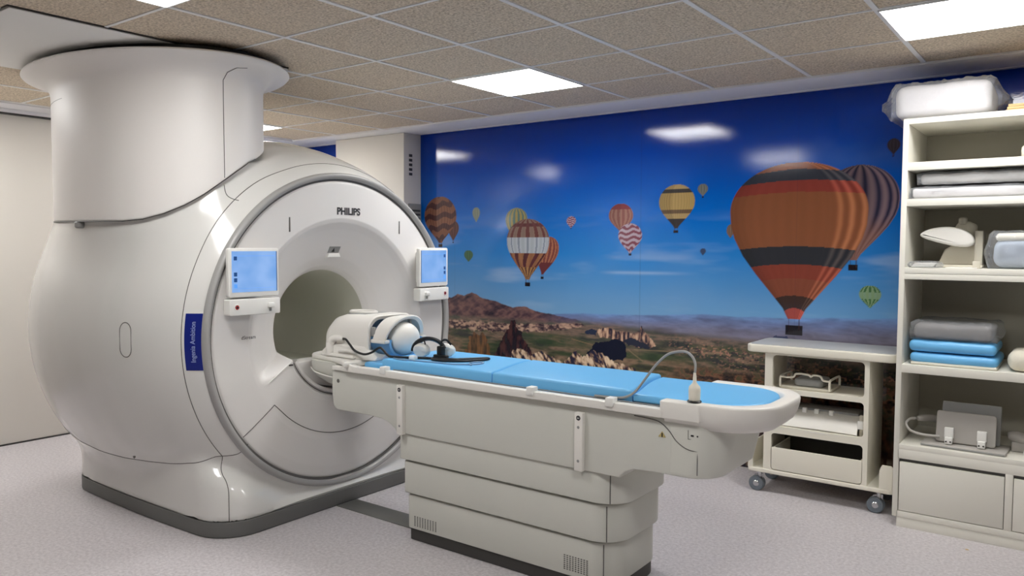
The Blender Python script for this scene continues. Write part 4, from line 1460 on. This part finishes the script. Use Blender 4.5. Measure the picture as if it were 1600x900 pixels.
box('joint', 0.445, 0.478, 0.59, 0.625, 0.923, 0.99, 'black', hd, bev=0.006)
box('joint', 0.425, 0.515, 0.585, 0.61, 0.923, 0.945, 'black', hd, bev=0.005)
tube('band_strap', [(0.36, 0.585, 1.018), (0.375, 0.575, 1.010), (0.385, 0.57, 0.995)], 0.004, 'black', hd, n=6, smooth_n=4)
# cables
cb = tag(tube('coil_cable', [(-0.14, 0.47, 0.995), (-0.10, 0.455, 0.996), (-0.05, 0.44, 0.972), (0.0, 0.43, 0.945), (0.07, 0.43, 0.932), (0.12, 0.44, 0.945), (0.165, 0.45, 0.972),
                              (0.185, 0.455, 0.965), (0.225, 0.46, 0.934), (0.26, 0.475, 0.929), (0.32, 0.50, 0.929), (0.38, 0.53, 0.929), (0.46, 0.56, 0.929)], 0.0062, 'black', n=10, smooth_n=8),
         'black cable running from the head coil plug down onto the blue pad', 'cable')
cb2 = tag(tube('headphone_cable', [(0.40, 0.55, 0.929), (0.48, 0.56, 0.929), (0.56, 0.60, 0.929), (0.62, 0.68, 0.929), (0.66, 0.73, 0.929), (0.685, 0.73, 0.929), (0.69, 0.69, 0.929), (0.66, 0.62, 0.929), (0.60, 0.56, 0.929), (0.53, 0.525, 0.929), (0.47, 0.53, 0.929), (0.45, 0.56, 0.932)], 0.0062, 'black', n=10, smooth_n=8),
          'black looped cable bundle lying on the blue pad beside the headset', 'cable')
tag(tube('air_tube', [(0.27, 0.452, 0.926), (0.33, 0.445, 0.926), (0.42, 0.46, 0.926), (0.52, 0.475, 0.926), (0.64, 0.49, 0.926), (0.73, 0.545, 0.926), (0.745, 0.60, 0.926), (0.72, 0.63, 0.926), (0.69, 0.60, 0.926), (0.70, 0.55, 0.926), (0.74, 0.52, 0.926)], 0.0035, 'blue_steel', n=8, smooth_n=8),
    'thin clear blue tube looping along the front of the pad near the headset', 'tube')
tag(box('cable_plug', 0.345, 0.385, 0.485, 0.515, 0.9225, 0.943, 'white', bev=0.005, mtx=None), 'small white plug lying on the blue pad in front of the headset', 'plug')

# ------------------------------------------------------------------ call bulb with hose
ab = thing('squeeze_bulb', 'cream squeeze bulb with black foot and arched grey hose on the table tail', 'squeeze bulb', (1.955, 0.41, 0.909))
obj('bulb_foot', lathe([(0.0001, 0), (0.026, 0), (0.028, 0.005), (0.024, 0.008), (0.0001, 0.008)], (1.955, 0.405, 0.9105), 'z', 28), 'black', ab)
obj('bulb', lathe([(0.020, 0.006), (0.0225, 0.012), (0.023, 0.05), (0.021, 0.062), (0.013, 0.070), (0.0075, 0.078), (0.0065, 0.10), (0.005, 0.115), (0.0001, 0.117)], (1.955, 0.405, 0.9105), 'z', 28), 'cream', ab, angle=60)
tube('hose', [(1.955, 0.405, 1.02), (1.952, 0.415, 1.058), (1.925, 0.44, 1.085), (1.87, 0.49, 1.092), (1.80, 0.50, 1.075), (1.755, 0.48, 1.03), (1.72, 0.45, 0.97), (1.69, 0.425, 0.92), (1.65, 0.420, 0.893), (1.60, 0.421, 0.884), (1.5, 0.421, 0.880)], 0.0052, 'grey', ab, n=8, smooth_n=8)

# ================================================================== TROLLEY
TY0, TY1 = 2.30, 2.68
tr = thing('coil_trolley', 'cream equipment trolley on castors with grey top, between table and shelves', 'trolley', (1.9, 2.48, 0))
bm = bmesh.new()
obj('top_panel', slab(rrect(1.475, 2.328, TY0 - 0.02, TY1 + 0.02, 0.05), 0.868, 0.915, 0.008), 'cream', tr)
obj('top_mat', slab(rrect(1.492, 2.312, TY0 + 0.0, TY1 + 0.0, 0.04), 0.914, 0.918, 0.001), 'greytop', tr)

def frame_with_holes(name, outer, holes, y0, y1, m, parent):
    """plate in XZ with rounded rectangular holes: built as a bmesh with holes through triangulated fill"""
    bm = bmesh.new()
    loops = [outer] + holes
    es = []
    for P2 in loops:
        A_ = []
        for p in P2:
            if not A_ or (abs(p[0] - A_[-1][0]) + abs(p[1] - A_[-1][1])) > 1e-6:
                A_.append(p)
        vs = [bm.verts.new((p[0], y0, p[1])) for p in A_]
        es += [bm.edges.new((vs[i], vs[(i + 1) % len(vs)])) for i in range(len(vs))]
    bmesh.ops.triangle_fill(bm, use_beauty=True, edges=es)
    ret = bmesh.ops.extrude_face_region(bm, geom=list(bm.faces))
    vs = [g for g in ret['geom'] if isinstance(g, bmesh.types.BMVert)]
    bmesh.ops.translate(bm, verts=vs, vec=(0, y1 - y0, 0))
    return obj(name, frombm(bm), m, parent, angle=30)


holes = [rrect(1.638, 2.160, 0.655, 0.858, 0.025), rrect(1.638, 2.160, 0.425, 0.626, 0.022), rrect(1.638, 2.160, 0.152, 0.380, 0.022)]
frame_with_holes('front_frame', rrect(1.592, 2.186, 0.125, 0.872, 0.006), holes, TY0, TY0 + 0.022, 'cream', tr)
for x in (1.592, 2.164):
    box('side_panel', x, x + 0.022, TY0 + 0.02, TY1 - 0.01, 0.14, 0.869, 'cream', tr, bev=0.002)
for z in (0.63, 0.395):
    box('shelf', 1.61, 2.17, TY0 + 0.015, TY1 - 0.01, z, z + 0.02, 'cream', tr, bev=0.002)
bn = obj('bin', slab(rrect(1.642, 2.158, 0.156, 0.292, (0.02, 0.02, 0.003, 0.003)), TY0 - 0.002, TY0 + 0.012, 0.002, 'xz'), 'cream', tr)
box('bin_side', 1.645, 1.655, TY0 + 0.012, TY1 - 0.05, 0.16, 0.29, 'cream', bn, bev=0.001)
box('bin_side', 2.145, 2.155, TY0 + 0.012, TY1 - 0.05, 0.16, 0.29, 'cream', bn, bev=0.001)
box('bin_back', 1.61, 2.17, TY1 - 0.03, TY1 - 0.018, 0.15, 0.40, 'dark', tr, bev=0.001)
obj('base_tray', slab(rrect(1.492, 2.326, TY0 - 0.004, TY1 + 0.004, 0.03), 0.125, 0.150, 0.005), 'cream', tr)
# end pockets left and right
for (xa, xb, h_) in ((1.496, 1.528, 0.325), (2.25, 2.32, 0.285)):
    P2 = [(xa, 0.148), (xb, 0.148), (xb, h_ - 0.01), (xb - 0.01, h_), (xa + 0.014, h_), (xa + (0.010 if xa < 2 else 0.004), h_ - 0.02), (xa + (0.006 if xa < 2 else 0), 0.25)]
    obj('pocket_panel', slab(P2, TY0, TY0 + 0.016, 0.003, 'xz'), 'cream', tr)
    xx = xa if xa < 2 else xb - 0.01
    box('pocket_side', xx, xx + 0.01, TY0 + 0.01, TY1 - 0.02, 0.148, h_ - 0.03, 'cream', tr, bev=0.002)
def castor(x, y):
    root = bpy.data.objects.new('castor', None)
    COL.objects.link(root)
    root.location = (x, y, 0)
    root.parent = tr
    root.matrix_parent_inverse = parent_world(tr).inverted()
    cyl('stem', (x, y, 0.085), 0.012, 0.042, 'chrome', root, 'z', 16)
    for s in (-1, 1):
        cyl('wheel', (x - 0.015 + (0 if s > 0 else 0), y + s * 0.016 - 0.011, 0.046), 0.046, 0.022, 'wheel', root, 'y', 32, 0.006)
    cyl('hub', (x - 0.015, y - 0.030, 0.046), 0.020, 0.06, 'chrome', root, 'y', 20, 0.004)
    P2 = [(x - 0.045, 0.07), (x - 0.03, 0.098), (x, 0.112), (x + 0.022, 0.108), (x + 0.02, 0.075), (x - 0.0, 0.05), (x - 0.02, 0.045)]
    obj('fork', slab(P2, y - 0.003, y + 0.003, 0.001, 'xz'), 'chrome', root)
for (x, y) in ((1.56, TY0 + 0.04), (2.245, TY0 + 0.04), (1.56, TY1 - 0.05), (2.245, TY1 - 0.05)):
    castor(x, y)
# things on the trolley
ct = thing('positioning_tray', 'pale slotted positioning tray with end handles on the upper trolley shelf', 'positioning tray', (1.80, 2.45, 0.65))
P2o = rrect(1.655, 1.965, 2.36, 2.60, 0.03)
obj('tray', slab(P2o, 0.651, 0.668, 0.004), 'beige', ct)
for x in (1.665, 1.955):
    tube('end_handle', [(x, 2.365, 0.66), (x, 2.365, 0.712), (x, 2.40, 0.722), (x, 2.55, 0.722), (x, 2.59, 0.712), (x, 2.59, 0.66)], 0.007, 'cream', ct, n=8, smooth_n=4)
tube('rim_wire', [(1.67, 2.37, 0.718), (1.74, 2.37, 0.722), (1.76, 2.37, 0.745), (1.83, 2.37, 0.745), (1.845, 2.37, 0.735), (1.86, 2.37, 0.745), (1.90, 2.37, 0.742), (1.915, 2.37, 0.72), (1.95, 2.37, 0.715)], 0.006, 'cream', ct, n=8, smooth_n=4)
obj('cushion_insert', slab(rrect(1.74, 1.91, 2.38, 2.58, 0.03), 0.668, 0.715, 0.015), 'grey', ct)
fc = thing('flexible_coil', 'white curved flexible coil with small knobs on the middle trolley shelf', 'flexible coil', (1.9, 2.45, 0.42))
rings = []
for (y, z) in ((2.326, 0.428), (2.338, 0.455), (2.365, 0.487), (2.42, 0.505), (2.50, 0.51), (2.50, 0.50), (2.42, 0.494), (2.365, 0.475), (2.347, 0.447), (2.333, 0.42)):
    rings.append([(1.67 + 0.02 * 0, y, z), (1.675, y, z + 0.002), (1.9, y, z + 0.006), (2.115, y, z + 0.002), (2.12, y, z)])
rings.append(rings[0])
bmx = loft([[r_[k] for r_ in rings[:-1]] for k in range(5)])
obj('shell', bmx, 'tabletop', fc, angle=50)
for x in (1.80, 1.87, 1.955):
    box('knob', x - 0.013, x + 0.013, 2.41, 2.435, 0.503, 0.535, 'white', fc, bev=0.004)
box('rear_body', 1.69, 2.10, 2.47, 2.62, 0.4155, 0.53, 'grey', fc, bev=0.02)
tag(box('paper_sheet', 1.84, 1.97, 2.298, 2.36, 0.4152, 0.4180, 'paper', bev=0), 'small white sheet under the white curved coil on the trolley', 'sheet')
sc_b = thing('side_bracket_part', 'small pale bracket standing at the right inside the middle trolley shelf', 'bracket', (2.13, 2.4, 0.415))
box('post', 2.125, 2.145, 2.36, 2.38, 0.4155, 0.54, 'beige', sc_b, bev=0.004)
box('pad', 2.118, 2.15, 2.345, 2.36, 0.46, 0.51, 'white', sc_b, bev=0.005)

# ================================================================== SHELVING CABINET
CF, CB, CX0, CX1 = 2.165, 2.74, 2.345, 4.1
cab = thing('shelf_cabinet', 'tall white open shelving cabinet with drawers along the mural wall', 'shelving cabinet', (3.2, 2.45, 0))
box('cabinet_side', CX0, CX0 + 0.027, CF, CB, 0.055, 2.19, 'cabinet', cab, bev=0.0015)
box('cabinet_side', CX1 - 0.027, CX1, CF, CB, 0.055, 2.19, 'cabinet', cab, bev=0.0015)
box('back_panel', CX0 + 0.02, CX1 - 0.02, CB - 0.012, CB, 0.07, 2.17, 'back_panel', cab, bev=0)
for (z0, z1) in ((2.160, 2.19), (1.918, 1.960), (1.730, 1.768), (1.342, 1.372), (1.3735, 1.404), (0.842, 0.886), (0.424, 0.452)):
    box('shelf', CX0 + 0.022, CX1 - 0.022, CF + 0.0005, CB - 0.01, z0, z1, 'cabinet', cab, bev=0.0015)
boxes('drawer_frame', [(CX0 + 0.022, CX1 - 0.022, CF, CB - 0.02, 0.375, 0.425), (CX0 + 0.022, CX1 - 0.022, CF, CB - 0.02, 0.055, 0.088),
                       (2.860, 2.894, CF, CB - 0.02, 0.088, 0.376), (3.41, 3.444, CF, CB - 0.02, 0.088, 0.376)], 'cabinet', cab, bev=0.001)
box('drawer_recess', CX0 + 0.024, CX1 - 0.024, CF + 0.018, CF + 0.022, 0.07, 0.38, 'groove', cab, bev=0)
for (x0, x1) in ((2.377, 2.857), (2.897, 3.407), (3.447, 4.07)):
    box('drawer', x0, x1, CF - 0.001, CF + 0.017, 0.092, 0.357, 'cabinet', cab, bev=0.0015)
box('cabinet_plinth', 2.368, CX1 - 0.03, CF + 0.003, CB - 0.03, 0.0, 0.056, 'cabinet', cab, bev=0.001)

# ------------------------------------------------------------------ contents
def soft_block(name, x0, x1, y0, y1, z0, z1, m, parent, amp=0.006, seed=1, bev=0.03, freq=9, mtx=None):
    bm = bmesh.new()
    bmesh.ops.create_cube(bm, size=1)
    bmesh.ops.scale(bm, vec=(x1 - x0, y1 - y0, z1 - z0), verts=bm.verts)
    bmesh.ops.translate(bm, vec=((x0 + x1) / 2, (y0 + y1) / 2, (z0 + z1) / 2), verts=bm.verts)
    bmesh.ops.bevel(bm, geom=list(bm.edges), offset=min(bev, (z1 - z0) * 0.45), segments=4, affect='EDGES', profile=0.5)
    bmesh.ops.subdivide_edges(bm, edges=[e for e in bm.edges if e.calc_length() > 0.04], cuts=8, use_grid_fill=True)
    from mathutils import noise as mn
    for v in bm.verts:
        p = v.co * freq + Vector((seed * 7.1, 0, 0))
        dz = mn.noise(p)
        k = (v.co.z - z0) / (z1 - z0)
        v.co += Vector((mn.noise(p + Vector((5, 0, 0))) * amp, mn.noise(p + Vector((0, 5, 0))) * amp, dz * amp * k))
    if mtx is not None:
        bmesh.ops.transform(bm, matrix=mtx, verts=bm.verts)
    return obj(name, frombm(bm), m, parent, angle=70)


def bag(name, x0, x1, y0, y1, z0, z1, parent, seed=2, tails=0.07, amp=0.012):
    """thin crumpled clear bag round a block, with flat pointed ends"""
    from mathutils import noise as mn
    rings = []
    n = 72
    secs_ = [(x0 - tails, 0.10, 0.55), (x0 - tails * 0.6, 0.35, 0.75), (x0 - 0.008, 0.95, 1.0)]
    for k in range(1, 36):
        secs_.append((x0 + (x1 - x0) * k / 36, 1.0, 1.0))
    secs_ += [(x1 + 0.008, 0.95, 1.0), (x1 + tails * 0.6, 0.35, 0.75), (x1 + tails, 0.10, 0.55)]
    cy, hy = (y0 + y1) / 2, (y1 - y0) / 2 + 0.004
    for (x, sz, sy) in secs_:
        ring = []
        hz_ = (z1 - z0) / 2 * sz + 0.003
        zc = z0 + 0.003 + (z1 - z0) / 2 * (sz * 0.6 + 0.4) if x0 < x < x1 else z0 + (z1 - z0) * 0.42
        for k in range(n):
            a = 2 * PI * k / n
            c, s = math.cos(a), math.sin(a)
            e = 0.32
            yy = cy + hy * sy * math.copysign(abs(c) ** e, c)
            zz = (z0 + z1) / 2 + hz_ * math.copysign(abs(s) ** e, s) if x0 < x < x1 else zc + hz_ * math.copysign(abs(s) ** e, s)
            q = Vector((x, yy, zz)) * 16 + Vector((seed * 3.3, 1, 2))
            f = (abs(mn.noise(q)) + 0.6 * abs(mn.noise(q * 2.7))) * amp
            zz = max(z0 + 0.0015, zz + f * (1 if s > 0 else 0))
            yy = yy + math.copysign(f, c) * (1 if abs(c) > 0.4 else 0.2)
            ring.append((x + mn.noise(q + Vector((3, 3, 3))) * amp * 0.8, yy, zz))
        rings.append(ring)
    return obj(name, loft(rings), 'film', parent, angle=25)


w1 = thing('wrapped_cushion', 'white foam cushion in clear plastic lying on top of the cabinet corner', 'wrapped cushion', (2.53, 2.42, 2.19))
soft_block('cushion', 2.29, 2.735, 2.20, 2.60, 2.200, 2.372, 'foam', w1, 0.008, 1, 0.045)
bag('plastic_bag', 2.285, 2.74, 2.195, 2.605, 2.191, 2.380, w1, 1, 0.07, 0.016)
for k in range(3):
    tag(box('board', 2.80 + 0.004 * k, 3.35, 2.22 + 0.006 * k, 2.62, 2.191 + 0.0135 * k, 2.203 + 0.0135 * k, 'card', bev=0.002),
        ['lowest tan board of the stack on top of the cabinet', 'middle tan board of the stack on top of the cabinet', 'topmost tan board of the stack on top of the cabinet'][k], 'board', 'tan boards on top of the cabinet')
rp = thing('rolled_cloth', 'cream rounded roll at the right on the uppermost inner shelf', 'roll', (2.97, 2.35, 1.96))
me_ = lathe([(0.0001, -0.002), (0.022, 0.0), (0.034, 0.01), (0.037, 0.05), (0.037, 0.24), (0.03, 0.262), (0.0001, 0.27)], (2.865, 2.34, 2.0), 'x', 28)
obj('roll', me_, 'cloth', rp, angle=60)

w2 = thing('wrapped_pad', 'lower grey and white pad in crumpled clear plastic on the second shelf', 'wrapped pad', (2.62, 2.3, 1.768), 'pads in clear plastic on the second shelf')
soft_block('pad', 2.392, 2.95, 2.20, 2.56, 1.772, 1.822, 'foam', w2, 0.004, 3, 0.015)
bag('plastic_bag', 2.39, 2.955, 2.195, 2.565, 1.7695, 1.828, w2, 3, 0.015, 0.008)
w2b = thing('wrapped_pad', 'upper light grey pad in crumpled clear plastic on the second shelf', 'wrapped pad', (2.66, 2.3, 1.83), 'pads in clear plastic on the second shelf')
soft_block('pad', 2.425, 2.98, 2.21, 2.56, 1.843, 1.900, 'silver', w2b, 0.006, 4, 0.02)
bag('plastic_bag', 2.42, 2.985, 2.205, 2.565, 1.840, 1.905, w2b, 4, 0.02, 0.008)

# third shelf: knee coil stand, bag of papers, wrapped cushion, card
kc = thing('curved_coil', 'pale coil stand with a leaf shaped pad on the third shelf', 'coil', (2.60, 2.36, 1.405))
box('base_plate', 2.50, 2.715, 2.30, 2.52, 1.4055, 1.42, 'beige', kc, bev=0.004)
obj('support_block', slab([(2.50, 1.42), (2.705, 1.42), (2.705, 1.53), (2.66, 1.545), (2.56, 1.52), (2.53, 1.50)], 2.36, 2.50, 0.008, 'xz'), 'beige', kc)
box('post', 2.672, 2.71, 2.34, 2.40, 1.42, 1.60, 'beige', kc, bev=0.004)
lf = []
for k in range(32):
    a = 2 * PI * k / 32
    x = 0.128 * math.cos(a)
    z = 0.047 * math.sin(a) * (1.0 + 0.25 * math.cos(a))
    z += 0.02 - 0.9 * x * x
    ca, sa = math.cos(-0.16), math.sin(-0.16)
    lf.append((2.548 + x * ca - z * sa, 1.555 + x * sa + z * ca))
obj('leaf_pad', slab(lf, 2.27, 2.36, 0.016, 'xz', 4), 'tabletop', kc, angle=50)
soft_block('lumpy_grip', 2.57, 2.68, 2.40, 2.47, 1.55, 1.655, 'beige', kc, 0.02, 8, 0.035, 16)
cyl('grip_knob', (2.605, 2.43, 1.63), 0.022, 0.045, 'beige', kc, 'z', 16, 0.008)
pb1 = thing('document_bag', 'clear bag of white papers lying flat at the left of the third shelf', 'bag of papers', (2.46, 2.3, 1.405))
for k in range(3):
    box('paper', 2.40 + 0.006 * k, 2.50 + 0.006 * k, 2.185 + 0.006 * k, 2.275, 1.4075 + 0.008 * k, 1.4135 + 0.008 * k, 'paper', pb1, bev=0.001)
bag('plastic_bag', 2.398, 2.52, 2.18, 2.285, 1.4048, 1.434, pb1, 7, 0.02, 0.006)
tag(box('card_tag', 2.68, 2.715, 2.20, 2.212, 1.4045, 1.442, 'beige', bev=0.002), 'small upright beige card standing in front of the curved coil', 'card')
tag(obj('leaflet', slab([(2.56, 2.19), (2.70, 2.18), (2.71, 2.30), (2.57, 2.31)], 1.4045, 1.4085, 0.001), 'paper', None), 'white leaflet lying flat in front of the curved coil', 'leaflet')
w3 = thing('wrapped_cushion', 'yellow topped white cushion in clear plastic at the right end of the third shelf', 'wrapped cushion', (2.87, 2.3, 1.405))
soft_block('cushion', 2.765, 3.02, 2.22, 2.45, 1.410, 1.56, 'pale_blue', w3, 0.006, 9, 0.05)
soft_block('top_pad', 2.775, 3.01, 2.225, 2.44, 1.545, 1.585, 'cream', w3, 0.004, 10, 0.018)
bag('plastic_bag', 2.755, 3.03, 2.21, 2.46, 1.4048, 1.592, w3, 9, 0.03, 0.012)

# fourth shelf: blue pads
for (z0, z1, lab, x0) in ((0.890, 0.953, 'blue pad lying lowest in the stack on the fourth shelf', 2.405), (0.957, 1.020, 'blue pad in the middle of the stack on the fourth shelf, under the grey one', 2.395)):
    t = thing('cushion_pad', lab, 'cushion pad', (2.6, 2.35, z0), 'blue pads on the fourth shelf')
    soft_block('cover', x0, x0 + 0.405, 2.19, 2.56, z0 + (0.008 if z0 < 0.9 else 0.0), z1, 'blue', t, 0.004, z0 * 10, 0.028)
    if z0 < 0.9:
        soft_block('underside', x0 + 0.004, x0 + 0.401, 2.194, 2.556, z0 - 0.003, z0 + 0.014, 'cream', t, 0.001, 2, 0.008)
w4 = thing('wrapped_pad', 'dark grey pad in clear plastic on top of the two blue pads', 'wrapped pad', (2.6, 2.35, 1.02))
soft_block('pad', 2.415, 2.775, 2.21, 2.56, 1.028, 1.105, 'grey_pad', w4, 0.004, 12, 0.025)
bag('plastic_bag', 2.41, 2.79, 2.20, 2.57, 1.0215, 1.115, w4, 12, 0.028, 0.010)
rc = thing('rolled_cushion', 'cream padded roll at the right of the fourth shelf beside the blue pads', 'rolled cushion', (2.95, 2.35, 0.886))
soft_block('roll', 2.845, 3.15, 2.20, 2.50, 0.889, 0.992, 'cloth', rc, 0.008, 14, 0.045)

# fifth shelf: flexible surface coils
s5 = 0.452
bp5 = thing('surface_coil', 'grey flat coil panel lying on the lowest open shelf under the upright one', 'surface coil', (2.66, 2.32, s5), 'coil panels on the lowest open shelf')
mt5 = Matrix.Translation((2.66, 2.32, 0)) @ Matrix.Rotation(-0.03, 4, 'Z') @ Matrix.Translation((-2.66, -2.32, 0))
box('flat_panel', 2.47, 2.86, 2.20, 2.42, s5 + 0.0005, s5 + 0.016, 'silver', bp5, bev=0.004, mtx=mt5)
box('panel_edge', 2.475, 2.855, 2.198, 2.206, s5 + 0.003, s5 + 0.012, 'grey', bp5, bev=0.002, mtx=mt5)
up5 = thing('surface_coil', 'pale upright coil panel held by two white clips on the lowest open shelf', 'surface coil', (2.68, 2.3, s5 + 0.016), 'coil panels on the lowest open shelf')
R5 = Matrix.Translation((0, 2.28, s5 + 0.018)) @ Matrix.Rotation(math.radians(-12), 4, 'X') @ Matrix.Translation((0, -2.28, -(s5 + 0.018)))
me_ = slab(rrect(2.528, 2.805, s5 + 0.020, s5 + 0.185, 0.015), 2.27, 2.29, 0.005, 'xz')
me_.transform(R5)
obj('panel', me_, 'silver', up5, angle=45)
for x in (2.595, 2.745):
    t5 = boxes('clip', [(x - 0.022, x + 0.022, 2.243, 2.268, s5 + 0.050, s5 + 0.105), (x - 0.018, x + 0.018, 2.225, 2.262, s5 + 0.020, s5 + 0.056)], 'white', up5, bev=0.004)
    for dx in (-0.010, 0.010):
        cyl('clip_hole', (x + dx, 2.2235, s5 + 0.034), 0.0045, 0.003, 'dark', t5, 'y', 12, 0.0005)
bk5 = thing('surface_coil', 'darker grey coil panel standing upright behind the pale one', 'surface coil', (2.68, 2.4, s5 + 0.016), 'coil panels on the lowest open shelf')
me_ = slab(rrect(2.545, 2.82, s5 + 0.033, s5 + 0.24, 0.006), 2.33, 2.345, 0.003, 'xz')
me_.transform(R5)
obj('panel', me_, 'grey', bk5, angle=45)
tag(tube('coil_lead', [(2.55, 2.26, s5 + 0.05), (2.47, 2.25, s5 + 0.05), (2.41, 2.25, s5 + 0.065), (2.385, 2.27, s5 + 0.095), (2.40, 2.30, s5 + 0.118), (2.425, 2.312, s5 + 0.121)], 0.007, 'silver', n=10, smooth_n=6), 'pale cable loop at the left of the upright coil panel', 'cable')
hd5 = thing('coil_connector', 'pale rounded cable connector at the left of the lowest open shelf', 'connector', (2.47, 2.32, s5 + 0.1))
tube('body', [(2.432, 2.318, s5 + 0.122), (2.455, 2.335, s5 + 0.123), (2.50, 2.40, s5 + 0.115), (2.56, 2.44, s5 + 0.09), (2.57, 2.45, s5 + 0.03)], [0.012, 0.018, 0.019, 0.017, 0.014], 'silver', hd5, n=14, smooth_n=4)
hr5 = thing('coil_connector', 'pale rounded connector lying at the right of the upright coil panels', 'connector', (2.87, 2.4, s5))
tube('body', [(2.855, 2.39, s5 + 0.072), (2.875, 2.385, s5 + 0.075), (2.91, 2.37, s5 + 0.072), (2.935, 2.365, s5 + 0.066)], [0.022, 0.028, 0.030, 0.022], 'silver', hr5, n=16, smooth_n=4)
box('stand', 2.868, 2.94, 2.35, 2.41, s5 + 0.0005, s5 + 0.052, 'silver', hr5, bev=0.008)
tag(soft_block('small_pouch', 2.93, 3.02, 2.22, 2.34, s5 + 0.001, s5 + 0.045, 'white', None, 0.004, 20, 0.015), 'small white pouch at the right edge of the lowest open shelf', 'pouch')
# fleck on the floor
tag(obj('floor_fleck', lathe([(0.0001, 0.003), (0.006, 0.002), (0.009, 0.0)], (2.72, 2.02, 0.0), 'z', 8), 'card', None), 'tiny brown crumb on the floor in front of the cabinet', 'crumb')
